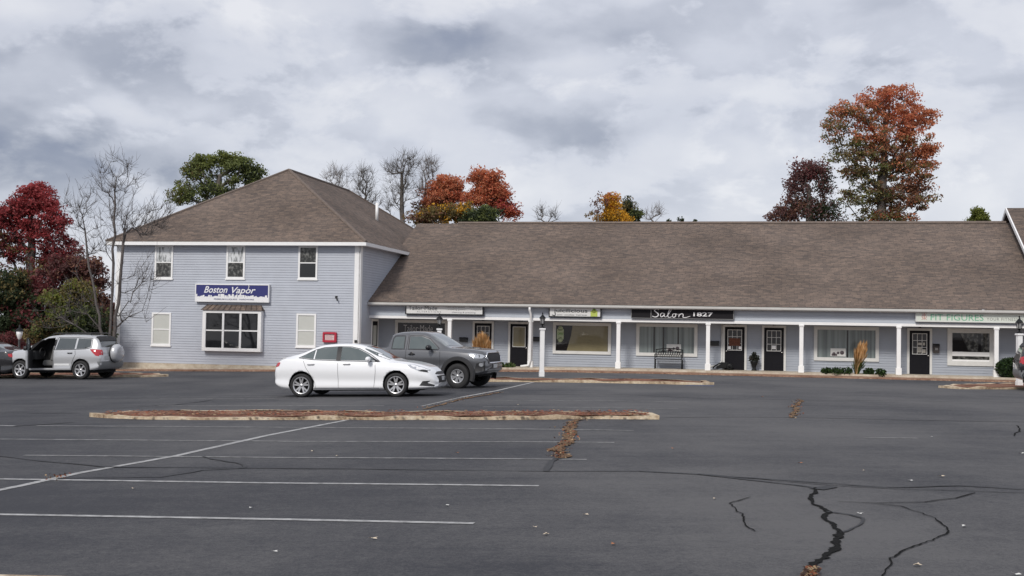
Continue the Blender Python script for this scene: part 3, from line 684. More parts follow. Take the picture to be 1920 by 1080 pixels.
paper(d4, q4, [(.5, .18, .17, .16)], M_SWHITE); paper(d5, q5, [(.48, .22, .17, .24), (.8, .15, .14, .16), (.5, .5, .2, .1), (.8, .5, .09, .12)], mat('faded_paper', (.42, .40, .36), .7, var=.25, vscale=12))
paper(d3, q3, [(.5, .40, .5, .34)], mat('autumn_wreath', (.13, .045, .025), .8, var=.6, vscale=18)); paper(d3, q3, [(.12, .12, .13, .12), (.9, .12, .13, .12)], M_SWHITE)
# side-wall door under the porch (on the two storey block)
m = MB(); zf = .1
m.box((.03, 1.75, zf), (.06, 1.86, 2.3)); m.box((.03, 2.66, zf), (.06, 2.77, 2.3)); m.box((.03, 1.86, 2.2), (.06, 2.66, 2.3)); tr = m.build('door_frame', M_WHITE, main)
m = MB(); m.box((.02, 1.86, zf), (.045, 2.66, 2.2)); dr = m.build('door', M_DOOR, main)
m = MB(); m.box((.045, 2.02, 1.05), (.05, 2.5, 2.0)); m.build('pane', M_BLIND, dr)

# ---- taller section at the right end
right = bldg('gabled_building', 'taller brown-roofed section at the right edge with white gable rake')
ZR2 = F(1883, 390, VR)[1]; w = MB(); vlo = VE - 2.0
roof_face(w, [(UE, vlo, ZR2 - SL * 1.04 * (VR - vlo)), (UE + 14, vlo, ZR2 - SL * 1.04 * (VR - vlo)), (UE + 14, VR, ZR2), (UE, VR, ZR2)])
roof_face(w, [(UE, VR, ZR2), (UE + 14, VR, ZR2), (UE + 14, VR + 9, ZR2 - 4.7), (UE, VR + 9, ZR2 - 4.7)]); rf = w.build('roof', M_SHIN, right, fix=False)
w = MB(); q = .52
for s_, vv in ((1, vlo), (-1, VR + 9)):
    p0 = (UE - .03, VR, ZR2 + .01); p1 = (UE - .03, vv, ZR2 - q * abs(VR - vv) + .01)
    w.prism([p0, p1, (p1[0], p1[1], p1[2] - .2), (p0[0], p0[1], p0[2] - .2)], (.06, 0, 0))
w.build('rake_board', M_WHITE, right)
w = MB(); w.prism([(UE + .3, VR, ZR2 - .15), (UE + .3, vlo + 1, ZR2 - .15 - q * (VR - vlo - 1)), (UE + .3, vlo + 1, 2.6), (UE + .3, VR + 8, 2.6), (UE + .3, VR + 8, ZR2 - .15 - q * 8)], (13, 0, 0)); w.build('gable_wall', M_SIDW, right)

# ---- shop signs on the frieze
VS = VC - .04
M_BACKL = mat('lightbox_white', (.66, .66, .65), .35, var=.03, vscale=1); M_INK = mat('sign_ink', (.03, .03, .03), .5); M_GREY = mat('grey_ink', (.22, .22, .22), .5)
e, a, b, c, d, y = sign('shop_sign', 'white sign reading Tailor-Made on the frieze above the pickup truck', (762, 570.5, 908, 590.5), VS, .16, M_BACKL, M_BLACK, .05)
w_ = b - a; h_ = d - c; m = MB(); put_text(m, 'Tailor·Made', a + w_ * .04, a + w_ * .41, c + h_ * .42, c + h_ * .80, y, bold=.0); m.build('lettering', M_INK, e)
m = MB(); put_text(m, 'ALTERATIONS', a + w_ * .15, a + w_ * .46, c + h_ * .2, c + h_ * .35, y, spacing=1.5)
for t, p, q, r_ in (('• fine alterations', .52, .76, .68), ('• custom design', .80, .97, .68), ('• wedding gowns', .52, .77, .42), ('• repairs', .84, .97, .42), ('cleaning & pressing', .60, .9, .15)): put_text(m, t, a + w_ * p, a + w_ * q, c + h_ * r_, c + h_ * (r_ + .17), y)
m.build('lettering', M_GREY, e)
e, a, b, c, d, y = sign('shop_sign', 'small white sign with black juice bar lettering and lime square', (1030, 575, 1128, 595), VS, .14, M_BACKL, M_BLACK, .045)
w_ = b - a; h_ = d - c; m = MB(); put_text(m, 'juicilicious', a + w_ * .10, a + w_ * .74, c + h_ * .34, c + h_ * .78, y, bold=.01); stroke(m, [(a + w_ * .13, c + h_ * .4), (a + w_ * .12, c + h_ * .15), (a + w_ * .06, c + h_ * .2)], .02, y - .013); put_text(m, 'juices · smoothies · fresh foods', a + w_ * .16, a + w_ * .73, c + h_ * .14, c + h_ * .27, y, bold=.01); m.build('lettering', M_INK, e)
m = MB(); m.box((a + w_ * .80, y - .008, c + h_ * .1), (a + w_ * .93, y, c + h_ * .62)); m.lathe([(0, -.012), (.10, -.012), (.10, 0)], (a + w_ * .865, y, c + h_ * .62), 'y', 12); m.build('lime_graphic', mat('lime', (.42, .50, .10), .5), e, fix=False)
m = MB(); m.lathe([(0, -.016), (.05, -.016), (.05, 0)], (a + w_ * .87, y, c + h_ * .74), 'y', 6); m.build('leaf_graphic', mat('sign_leaf_green', (.10, .22, .04), .5), e, fix=False)
M_SBLK = mat('sign_black', (.012, .011, .013), .5, spec=.15)
e, a, b, c, d, y = sign('shop_sign', 'long black salon sign with white script and the number 1827', (1184, 577.5, 1376, 598), VS, .12, M_SBLK, M_GREY, .022)
w_ = b - a; h_ = d - c; m = MB(); m.box((a + w_ * .193, y - .02, c), (a + w_ * .20, y, d)); m.build('divider', M_GREY, e)
m = MB(); put_text(m, '1827', a + w_ * .61, a + w_ * .80, c + h_ * .25, c + h_ * .62, y, bold=.02)
def sc(pts, w=.018): stroke(m, [(a + w_ * p, c + h_ * q) for p, q in pts], w, y - .01)
sc([(.275, .80), (.250, .86), (.228, .74), (.245, .60), (.268, .42), (.262, .22), (.235, .14), (.208, .22)], .023)
sc([(.325, .48), (.300, .50), (.288, .30), (.300, .16), (.322, .30), (.328, .46), (.328, .2), (.345, .16)])
sc([(.345, .16), (.375, .5), (.398, .90), (.385, .92), (.368, .6), (.362, .2), (.38, .12), (.40, .2)])
sc([(.43, .46), (.412, .42), (.408, .2), (.425, .14), (.44, .3), (.432, .46), (.455, .40)])
sc([(.47, .46), (.468, .14), (.475, .35), (.50, .48), (.512, .36), (.510, .16), (.54, .14), (.58, .26)])
m.build('lettering', M_SWHITE, e, fix=False)
e, a, b, c, d, y = sign('shop_sign', 'long pale sign with green fitness shop lettering at the right end', (1716, 584.5, 1975, 605), VS, .16, mat('pale_sign', (.62, .66, .60), .35), M_OFFW, .03)
u_ = lambda px: F(px, 594, VS)[0]; h_ = d - c
m = MB(); put_text(m, 'FIT FIGURES', u_(1744), u_(1843), c + h_ * .15, c + h_ * .72, y, bold=.003); m.build('lettering', mat('mint_ink', (.17, .43, .28), .5), e)
m = MB(); put_text(m, 'YOUR FITNESS DESTINATION', u_(1849), u_(1968), c + h_ * .2, c + h_ * .46, y, spacing=1.2); m.build('lettering', M_GREY, e)
m = MB(); x = u_(1732); 
for s_ in (-1, 1): stroke(m, [(x + s_ * .14, c + h_ * .85), (x + s_ * .05, c + h_ * .65), (x + s_ * .09, c + h_ * .45), (x + s_ * .05, c + h_ * .3), (x + s_ * .11, c + h_ * .15)], .012, y - .006)
m.box((x - .02, y - .006, c + h_ * .2), (x + .02, y, c + h_ * .8)); m.build('figure_emblem', mat('rose_ink', (.50, .22, .20), .5), e)

# ---- mailboxes by the doors
def mailbox(px, py, label, v=VB):
    u, z = F(px, py, v); e = empty('mailbox', label, 'mailbox', LW(u, v - .02, z), -TH, 'black wall mailboxes beside the shop doors')
    m = MB(); m.box((-.2, -.12, -.1), (.2, 0, .07)); m.build('box', M_BLACK, e, bevel=.01)
    m = MB(); m.prism([(-.21, -.14, .06), (-.21, -.03, .115), (-.21, 0, .115), (-.21, 0, .075), (-.21, -.14, .045)], (.42, 0, 0)); m.build('lid', M_BLACK, e); return e
mailbox(870, 637, 'black mailbox left of the door behind the tan grass clump'); mailbox(1006, 636, 'black mailbox behind the white lamp post in the middle'); mailbox(1340, 644, 'black mailbox between a porch column and the wreathed door')
u, z = F(1755, 653, VB); e = empty('mailbox', 'dark brown upright mailbox right of the last shop door', 'mailbox', LW(u, VB - .02, z), -TH)
m = MB(); m.box((-.13, -.14, -.2), (.13, 0, .13)); m.build('box', mat('brown_metal', (.05, .04, .038), .5), e, bevel=.012); m = MB(); m.prism([(-.14, -.16, .1), (-.14, 0, .2), (-.14, 0, .17), (-.14, -.16, .08)], (.28, 0, 0)); m.build('lid', M_DARK, e)
m = MB(); m.box((-.06, -.15, -.08), (.06, -.141, .02)); m.build('plate', M_GREY, e)

# ------------------------------------------------------------------ lamp posts
def lamp_post():
    e = empty('lamp_post', 'x', 'street lamp', group='white lamp posts with black lanterns')
    m = MB(); m.box((-.085, -.085, -.1), (.085, .085, 1.86)); m.box((-.115, -.115, 1.86), (.115, .115, 1.93)); m.box((-.1, -.1, -.1), (.1, .1, .22)); m.build('post', M_WHITE, e, bevel=.008)
    m = MB(); m.lathe([(0.0, 1.93), (.10, 1.94), (.09, 1.97), (.03, 2.0), (.03, 2.06), (.09, 2.09), (.10, 2.10), (0, 2.11)], n=8, smooth=False)
    for k in range(4):
        a = math.pi / 4 + k * math.pi / 2; m.tube([(.075 * math.cos(a), .075 * math.sin(a), 2.09), (.12 * math.cos(a), .12 * math.sin(a), 2.33)], .012, 4)
    m.lathe([(.145, 2.32), (.13, 2.35), (.06, 2.43), (.03, 2.46), (.02, 2.50), (.03, 2.53), (0, 2.58)], n=8, smooth=False); m.lathe([(0, 2.32), (.145, 2.32)], n=8, smooth=False)
    lan = m.build('lantern', M_IRON, e, fix=False)
    m = MB(); m.lathe([(.07, 2.11), (.108, 2.32)], n=4, smooth=False); m.build('glass', mat('frosted_glass', (.5, .5, .5), .3, trans=.5), lan, fix=False)
    m = MB(); m.tube([(0, 2.11, 0) if 0 else (0, 0, 2.1), (0, 0, 2.24)], .025, 8); m.build('bulb', M_SWHITE, lan)
    return e
lp = lamp_post()
def put_lamp(o, px, py, lab, s=1.0):
    o.location = P(px, py); o.rotation_euler = (0, 0, R(8)); o['label'] = lab; o.scale = (s, s, s)
put_lamp(lp, 1015.5, 706, 'white lamp post with black lantern right of the downspout in the middle bay', .98)
l2 = copy_tree(lp); put_lamp(l2, 822, 703, 'white lamp post half hidden behind the grey pickup truck', .98)
l3 = copy_tree(lp); put_lamp(l3, 1911, 726, 'white lamp post in front of the round shrub at the right edge', 1.0)
# the dark one at the left carries a white lamp head
e = empty('lamp_post', 'thin dark lamp post with white lamp head at the left behind the silver SUV', 'street lamp', P(34, 704))
m = MB(); m.tube([(0, 0, -.1), (0, 0, 1.5)], .05, 8); m.build('post', M_DARK, e)
m = MB(); m.lathe([(.03, 1.5), (.07, 1.55), (.12, 1.7), (.14, 1.86), (.1, 1.86), (0, 1.86)], n=12); m.build('lamp_head', M_WHITE, e, fix=False)
m = MB(); m.lathe([(.18, 1.86), (.14, 1.92), (.04, 2.0), (0.04, 2.1), (0, 2.14)], n=12); m.build('cap', M_IRON, e, fix=False)

# ------------------------------------------------------------------ bench, planter, boots
def bench():
    ua, _ = F(1228, 670, VB - .45); ub, _ = F(1280, 670, VB - .45); L_ = ub - ua; um = (ua + ub) / 2; g = GL(um, VB - .5) + .13
    e = empty('park_bench', 'black iron bench with scrolled back under the curtained window', 'bench', LW(um, VB - .5, g), -TH)
    h = L_ / 2
    m = MB()
    for k in range(6): y = -.22 + k * .085; m.box((-h + .04, y, .42), (h - .04, y + .055, .45))
    m.build('seat', M_IRON, e)
    m = MB(); m.tube([(-h + .03, .22, .48), (-h + .03, .30, .88)], .02, 6); m.tube([(h - .03, .22, .48), (h - .03, .30, .88)], .02, 6)
    m.tube([(-h + .03 + (2 * h - .06) * t, .30, .86 + .07 * math.sin(math.pi * t)) for t in np.linspace(0, 1, 13)], .022, 6); m.tube([(-h + .03, .235, .55), (h - .03, .235, .55)], .018, 6)
    for k in range(11):
        x = -h + .1 + (2 * h - .2) * k / 10
        m.tube([(x + .07 * math.cos(t), .27, .71 + .09 * math.sin(t)) for t in np.linspace(0, 6.28, 11)], .011, 4)
    for k in range(10):
        x = -h + .16 + (2 * h - .2) * k / 10; m.tube([(x - .05, .24, .58), (x, .27, .7), (x + .05, .29, .85)], .010, 4)
    m.build('backrest', M_IRON, e)
    for s_ in (-1, 1):
        m = MB(); x = s_ * (h - .02); m.tube([(x, -.24, .0), (x, -.22, .3), (x, -.24, .64)], .022, 6); m.tube([(x, -.27, .645), (x, 0, .66), (x, .26, .68)], .022, 6); m.build('armrest', M_IRON, e)
        for q in (-.24, .25):
            m = MB(); m.tube([(x, q, 0), (x, q * .9, .43)], .022, 6); m.build('leg', M_IRON, e)
bench()
def leaves_mb(mb, cen, rad, n, size, mi=0, rs=NR, up=0):
    cen = np.array(cen); rad = np.array(rad)
    p = rs.normal(size=(n, 3)); p /= np.linalg.norm(p, axis=1)[:, None]; p *= (rs.rand(n, 1) ** .45); p = cen + p * rad
    a = rs.normal(size=(n, 3)); a[:, 2] += up; a /= np.linalg.norm(a, axis=1)[:, None]; b = rs.normal(size=(n, 3)); b -= a * (a * b).sum(1)[:, None]; b /= np.linalg.norm(b, axis=1)[:, None]
    s = size * (.6 + .8 * rs.rand(n, 1)); i0 = len(mb.v)
    for k in range(n):
        q = p[k]; x = a[k] * s[k]; y = b[k] * s[k] * .55
        mb.v += [tuple(q - x), tuple(q + y), tuple(q + x), tuple(q - y)]
        j = i0 + 4 * k; mb.f.append((j, j + 1, j + 2, j + 3)); mb.m.append(mi if isinstance(mi, int) else int(mi[rs.randint(len(mi))])); mb.uv.append(None); mb.sm.append(False)
# planter between the doors
u = F(1414, 680, VB - .3)[0]; g = GL(u, VB - .3) + .13
e = empty('potted_plant', 'dark potted shrub on the walk between two black doors', 'plant', LW(u, VB - .35, g), -TH)
m = MB(); m.lathe([(0, 0), (.11, 0), (.12, .03), (.07, .08), (.10, .2), (.17, .38), (.18, .42), (.14, .42), (0, .38)], n=14); m.build('pot', M_IRON, e, fix=False)
m = MB(); leaves_mb(m, (0, 0, .56), (.24, .22, .17), 260, .06, [0, 1], up=.6); leaves_mb(m, (0, 0, .74), (.10, .1, .1), 80, .05, [0, 1], up=1); m.build('foliage', [mat('dark_leaf', (.012, .018, .012), .6), mat('dark_leaf_b', (.03, .025, .02), .6)], e, fix=False)
# black cast ornament left of the wreathed door
u = F(1360, 685, VB - .3)[0]; u2 = F(1346, 690, VB - .3)[0]; g = GL(u, VB - .3) + .13
e = empty('wheelbarrow_ornament', 'low black wheeled garden ornament left of the wreathed door', 'garden ornament', LW(u, VB - .4, g), -TH)
m = MB(); m.prism([(-.42, -.15, .05), (-.38, -.15, .17), (-.05, -.15, .34), (.12, -.15, .36), (.2, -.15, .2), (.1, -.15, .08)], (0, .3, 0)); m.build('body', M_IRON, e, bevel=.03)
for s_ in (-.19, .17):
    m = MB(); m.lathe([(.06, -.02), (.15, -.02), (.15, .02), (.06, .02)], (.2, s_, .15), 'y', 14); m.lathe([(.0, -.015), (.03, -.015), (.03, .015), (0, .015)], (.2, s_, .15), 'y', 8)
    for k in range(6): a = k * math.pi / 3; m.tube([(.2, s_, .15), (.2 + .08 * math.cos(a), s_, .15 + .08 * math.sin(a))], .01, 4)
    m.build('wheel', M_IRON, e, fix=False)
m = MB(); m.tube([(-.05, 0, .33), (-.25, 0, .30), (-.5, 0, .15), (-.55, 0, .05)], .03, 6); m.build('handle', M_IRON, e)

# ------------------------------------------------------------------ grasses and shrubs
M_STRAW = leafmat('straw', (.42, .235, .095)); M_STRAW2 = leafmat('straw_pale', (.56, .37, .19)); M_GRN = leafmat('grass_green', (.055, .085, .02)); M_SHR = leafmat('shrub_green', (.045, .085, .022)); M_SHR2 = leafmat('shrub_dark', (.018, .036, .014))
def grass_clump(label, base, H, spread, lean, n=420, hg=.45):
    e = empty('ornamental_grass', label, 'grass clump', base, 0, 'tall tan ornamental grasses along the shops')
    for nm, mats, cnt, h0, h1, w_ in (('plumes', [M_STRAW, M_STRAW2], n, .65, 1.0, .02), ('leaves', [M_GRN, M_SHR], n // 2, .25, hg, .016)):
        m = MB()
        for k in range(cnt):
            a = random.random() * 6.283; r_ = spread * math.sqrt(random.random()); h = H * random.uniform(h0, h1) * (1 - .25 * (r_ / spread) ** 2); x0, y0 = r_ * .25 * math.cos(a), r_ * .25 * math.sin(a)
            x1 = r_ * math.cos(a) + lean * h * random.uniform(.5, 1.2); y1 = r_ * math.sin(a); xm = x0 + (x1 - x0) * .35; ym = y0 + (y1 - y0) * .35; ww = w_ * random.uniform(.5, 1.1); mi = random.randint(0, 1)
            wx, wy = ww * math.cos(a + 1.2), ww * math.sin(a + 1.2); tw = 1.6 if nm == 'plumes' else .8
            m.face([(x0 - wx * .5, y0 - wy * .5, 0), (x0 + wx * .5, y0 + wy * .5, 0), (xm + wx * .8, ym + wy * .8, h * .55), (xm - wx * .8, ym - wy * .8, h * .55)], mi)
            m.face([(xm - wx * .8, ym - wy * .8, h * .55), (xm + wx * .8, ym + wy * .8, h * .55), (x1 * .8 + xm * .2 + wx * tw, y1 * .8 + ym * .2 + wy * tw, h * .86), (x1, y1, h), (x1 * .8 + xm * .2 - wx * tw, y1 * .8 + ym * .2 - wy * tw, h * .86)], mi)
        m.build(nm, mats, e, fix=False)
u = F(1606, 700, .9)[0]; grass_clump('slim tan grass clump leaning right before the wide curtained window', LW(u, .85, GL(u, .9) + .1), 1.62, .30, .20, 230, .52)
u = F(906, 690, .9)[0]; grass_clump('full tan grass clump before the shop door behind the pickup hood', LW(u, .55, GL(u, .7) + .1), 1.78, .48, .0, 620)
def low_shrubs(label, px0, px1, v, H, mats, n, name='low_shrub', grp=None):
    ua = F(px0, 700, v)[0]; ub = F(px1, 700, v)[0]; um = (ua + ub) / 2
    e = MB(); 
    k = max(2, int((ub - ua) / .35))
    for i in range(k):
        x = ua + (ub - ua) * (i + .5) / k - um; hh = H * random.uniform(.75, 1.1); leaves_mb(e, (x, random.uniform(-.1, .1), hh * .45), (.26, .3, hh * .55), n // k, .05, [0, 1], up=.5)
    o = e.build(name, mats, None, LW(um, v, GL(um, v) + .08), fix=False); o.rotation_euler = (0, 0, -TH)
    return tag(o, label, 'shrub', grp)
grp = 'low green shrubs along the shop fronts'
low_shrubs('low green shrubs left of the slim grass clump', 1541, 1597, .9, .36, [M_SHR, M_SHR2], 900, grp=grp); low_shrubs('low dark green shrubs right of the slim grass clump', 1618, 1662, .9, .30, [M_SHR, M_SHR2], 700, grp=grp)
low_shrubs('low olive shrubs just right of the pickup truck', 912, 964, 1.1, .36, [leafmat('olive_leaf', (.08, .10, .035)), M_SHR], 900, grp=grp)
u = F(1895, 700, 1.3)[0]
m = MB(); leaves_mb(m, (0, 0, .42), (.62, .55, .46), 5200, .045, [0, 1, 1]); 
s = m.build('round_shrub', [M_SHR, M_SHR2], None, LW(u, 1.35, GL(u, 1.3) + .1), fix=False); tag(s, 'clipped round green shrub beside the last porch column', 'shrub')

# ------------------------------------------------------------------ trees
def tree(name, label, base_px, Y, lobes, leafmats, clumps=120, leaf=.2, lpc=60, cr=.7, trunk=.25, bark=None, bare=False, top=None, twig=.018, bend=.18, seed=1, stems=None, cat='tree', group=None, flat=.75, ztop=None):
    """lobes: (px,py,rx,ry,matgroup,weight) in picture measures, turned into metres at distance Y"""
    rs = random.Random(seed); nr = np.random.RandomState(seed); pm = Y / FPX * 1.0
    b = Q(base_px[0], base_px[1], Y); zb = G(max(-34, min(38, b.x)), Y); base = Vector((b.x, Y, zb - .1))
    e = empty(name, label, cat, base, 0, group)
    # skeleton nodes
    nodes = [Vector((0, 0, 0))]; par = [-1]
    L3 = []
    for (px, py, rx, ry, mg, wt) in lobes:
        c = Q(px, py, Y) - base; L3.append((c, rx * pm, min(rx, ry * 1.3) * pm, ry * pm, mg, wt))
    cmean = sum((l[0] * l[5] for l in L3), Vector()) / sum(l[5] for l in L3); zt = max(l[0].z + l[3] for l in L3) * .88
    st = stems or [(0, 0)]
    for (sx, sy) in st:
        n = 14; prev = 0; x, y = 0, 0
        for k in range(1, n + 1):
            t = k / n; tx = cmean.x * .85 * t + sx * t; ty = cmean.y * t + sy * t
            p = Vector((tx + rs.uniform(-1, 1) * .05, ty + rs.uniform(-1, 1) * .05, zt * t * (1 if sx == 0 else .86))); nodes.append(p); par.append(prev); prev = len(nodes) - 1
    targets = []
    tot = sum(l[5] for l in L3)
    for (c, rx, ry, rz, mg, wt) in L3:
        for k in range(max(1, int(clumps * wt / tot))):
            d = Vector((rs.gauss(0, 1), rs.gauss(0, 1), rs.gauss(0, 1))).normalized() * (rs.random() ** (.42 if not bare else .5))
            targets.append((Vector((c.x + d.x * rx, c.y + d.y * ry, c.z + d.z * rz)), mg))
    targets = [t for t in targets if t[0].z > .15]
    targets.sort(key=lambda t: min((t[0] - nodes[i]).length for i in range(1, len(nodes))))
    tips = []
    for (t, mg) in targets:
        best = None
        for i, q in enumerate(nodes):
            d = t - q; L_ = d.length; pen = 1.0 + (1.6 * max(0, (q.z - t.z) / (L_ + .1)) + (1.3 if bare else .5) * max(0, .65 - d.z / (L_ + .1)))
            if q.z < zt * .12: pen *= 2.5
            if best is None or L_ * pen < best[0]: best = (L_ * pen, i)
        i = best[1]; q = nodes[i]; d = t - q; n = max(1, int(d.length / (.7 if not bare else .45))); prev = i
        side = Vector((rs.gauss(0, 1), rs.gauss(0, 1), rs.gauss(0, .6))) * bend * min(1.5, d.length) 
        for k in range(1, n + 1):
            s_ = k / n; p = q.lerp(t, s_) + side * math.sin(math.pi * s_) * .5 + Vector((0, 0, (-.10 if not bare else -.05) * d.length * math.sin(math.pi * s_))) + Vector((rs.gauss(0, 1), rs.gauss(0, 1), rs.gauss(0, 1))) * .03
            nodes.append(p); par.append(prev); prev = len(nodes) - 1
        tips.append((prev, mg))
    # pipe radii
    cnt = [0.0] * len(nodes)
    for i in range(len(nodes) - 1, 0, -1):
        if cnt[i] == 0: cnt[i] = 1
        cnt[par[i]] += cnt[i]
    mx = cnt[0]; rad = [max(twig, trunk * (c / mx) ** (.62 if bare else .52)) for c in cnt]
    m = MB(); ch = {}
    for i in range(1, len(nodes)): ch.setdefault(par[i], []).append(i)
    startl = [(0, c) for c in ch.get(0, [])]
    while startl:
        p0, c0 = startl.pop(); path = [p0, c0]; cur = c0
        while cur in ch:
            k = sorted(ch[cur], key=lambda q: -cnt[q]); startl += [(cur, q) for q in k[1:]]; cur = k[0]; path.append(cur)
        rr = [rad[q] for q in path]; rr[0] = min(rr[0], rr[1] * 1.25); rr[-1] *= .5
        m.tube([nodes[q] for q in path], rr, 7 if rr[1] > .1 else (4 if rr[1] > .03 else 3), caps=False)
    if bare:      # twigs
        for (ti, mg) in tips:
            q = nodes[ti]; d = (q - nodes[par[ti]]).normalized()
            for k in range(bare):
                dd = (d + Vector((rs.gauss(0, .6), rs.gauss(0, .6), rs.gauss(.15, .5)))).normalized(); L_ = rs.uniform(.3, .9) * cr
                st_ = nodes[ti] if rs.random() < .5 else nodes[par[ti]]
                mid = st_ + dd * L_ * .5; end = st_ + dd * L_ + Vector((0, 0, .08)); m.tube([st_, mid + Vector((rs.gauss(0, .03), 0, rs.gauss(0, .03))), end], [twig * .8, twig * .6, twig * .35], 3, caps=False)
    m.build('trunk', bark or M_BARK, e, fix=False)
    if leafmats and lpc:
        m = MB()
        for (ti, mg) in tips:
            q = nodes[ti]; grpi = mg if isinstance(mg, (list, tuple)) else [mg]
            pal = [grpi[rs.randrange(len(grpi))] for _ in range(2)] + [grpi[0]]
            c_ = cr * rs.uniform(.55, 1.25); leaves_mb(m, q, (c_, c_, c_ * flat), int(lpc * rs.uniform(.6, 1.3)), leaf, pal, nr)
        m.build('crown', leafmats, e, fix=False)
    return e
LR = leafmat('leaf_red', (.34, .062, .066)); LDR = leafmat('leaf_dark_red', (.16, .042, .045)); LO = leafmat('leaf_orange', (.50, .195, .10)); LOR = leafmat('leaf_red_orange', (.44, .125, .065))
LY = leafmat('leaf_yellow', (.55, .30, .03)); LG = leafmat('foliage_green', (.15, .175, .058)); LOL = leafmat('leaf_olive', (.17, .135, .055)); LDG = leafmat('leaf_dark_green', (.042, .058, .028)); LM = leafmat('leaf_maroon', (.13, .062, .058)); LBR = leafmat('leaf_brown', (.20, .10, .065)); LYG = leafmat('leaf_yellow_green', (.16, .18, .035))
PAL = [LR, LDR, LO, LOR, LY, LG, LOL, LDG, LM, LBR, LYG]
RED, DRED, OR, ROR, YE, GR, OL, DG, MA, BR, YG = range(11)
tree('maple_tree', 'tallest maple with orange-red top and green lower crown behind the wing roof', (1640, 640), 84,
     [(1665, 185, 62, 28, [OR, ROR], 1.4), (1735, 215, 22, 14, [OR], .4), (1738, 285, 20, 12, [OR], .4), (1705, 225, 45, 28, [OR, ROR], 1), (1580, 215, 32, 24, [OR, OL], .55), (1560, 245, 32, 25, [OL, OR], .5), (1650, 255, 70, 28, [OR, OL, ROR], 1.3), (1625, 215, 40, 26, [OR, OL], .8), (1715, 270, 38, 28, [OR, OL], .7),
      (1600, 290, 50, 28, [OL, GR, BR], .8), (1630, 325, 62, 32, [OL, GR, BR], 1.1), (1700, 325, 50, 34, [OL, BR, OR], 1.1), (1660, 290, 60, 25, [BR, OR, OL], .9), (1722, 345, 28, 20, [BR, OR], .5), (1735, 305, 18, 18, [OR], .3), (1620, 370, 50, 30, [OL, DG, GR, BR], .9), (1675, 365, 40, 25, [BR, OL], .7), (1690, 390, 55, 28, [BR, OR, OL], .9), (1650, 410, 60, 22, [OL, ROR, GR], .7), (1725, 375, 25, 16, [OL, BR], .25)], PAL, 620, 0.086, 64, .62, .36, seed=3, flat=.5)
tree('maple_tree', 'dark maroon maple left of the tallest maple behind the wing roof', (1520, 640), 80,
     [(1515, 318, 32, 18, [MA, DRED], .7), (1500, 345, 28, 22, [MA], .5), (1540, 340, 22, 30, [MA, DG], .5), (1510, 390, 45, 26, [MA, DG, BR], 1), (1470, 405, 32, 14, [MA, BR], .5), (1550, 400, 30, 24, [DG, MA], .6)], PAL, 190, 0.076, 72, .58, .26, seed=5)
tree('broadleaf_tree', 'round green tree behind the left slope of the hipped roof', (410, 640), 92,
     [(425, 298, 28, 14, [GR, YG], .7), (385, 305, 26, 14, [GR, YG], .6), (365, 322, 22, 18, [GR, OL], .6), (450, 312, 26, 14, [GR], .5), (455, 325, 38, 26, [GR, DG], .8), (345, 362, 26, 26, [GR, OL, YG], .6), (400, 355, 60, 35, [GR, DG], 1.2), (480, 330, 18, 28, [GR, DG], .4)], PAL, 260, 0.092, 64, .6, .35, seed=9, flat=.6)
tree('maple_tree', 'smaller orange maple just right of the bare trees', (835, 640), 86,
     [(838, 345, 30, 20, [OR, ROR], .8), (825, 372, 36, 22, [OR, ROR, BR], .9), (855, 372, 20, 22, [ROR], .4), (800, 398, 30, 18, [BR, OL], .5)], PAL, 140, 0.079, 83, .55, .2, seed=11)
tree('maple_tree', 'bright red-orange maple between the smaller orange one and the open sky', (915, 640), 84,
     [(908, 335, 30, 20, [OR, ROR], .9), (925, 360, 34, 20, [ROR, OR], 1), (895, 375, 24, 20, [ROR, OR], .6), (940, 388, 32, 18, [ROR, RED], .7), (960, 400, 15, 12, [ROR], .25)], PAL, 180, 0.079, 83, .52, .22, seed=12)
tree('small_tree', 'low golden olive tree in front of the orange maples over the roof ridge', (850, 640), 80, [(830, 405, 45, 22, [OL, YE, BR], 1), (865, 398, 30, 20, [YE, OL], .8), (790, 412, 25, 12, [BR, OL], .4)], PAL, 75, 0.086, 104, .5, .15, seed=13)
tree('small_tree', 'dense dark green crown low at the foot of the red-orange maple', (912, 640), 79, [(912, 404, 32, 14, [DG, GR], 1), (885, 412, 20, 10, [DG, GR], .4)], PAL, 45, 0.079, 171, .5, .15, seed=14)
tree('small_tree', 'golden yellow tree alone above the middle of the roof ridge', (1150, 640), 82, [(1147, 378, 13, 14, [YE, YE, OR], .6), (1150, 395, 20, 14, [YE], .6), (1152, 412, 36, 16, [YE, YE, OL], 1)], PAL, 58, 0.079, 114, .42, .14, seed=15)
tree('small_tree', 'small dark green tree touching the golden yellow one on the right', (1182, 640), 84, [(1178, 388, 12, 14, [DG, OL], .5), (1183, 404, 19, 18, [DG, GR], 1)], PAL, 40, 0.079, 114, .42, .12, seed=16)
tree('small_tree', 'sparse maroon sapling just left of the golden yellow tree', (1125, 640), 81, [(1122, 380, 14, 20, [MA, BR], 1), (1115, 405, 22, 12, [OL, BR], .6)], PAL, 28, 0.073, 15, .35, .07, bark=M_BARK2, seed=17)
tree('conifer_tree', 'small yellow-green treetop beside the white gable rake at the right', (1836, 640), 86, [(1836, 400, 8, 12, [YG, GR], .5), (1837, 412, 20, 12, [YG, GR], 1)], PAL, 40, 0.079, 104, .42, .12, seed=18)
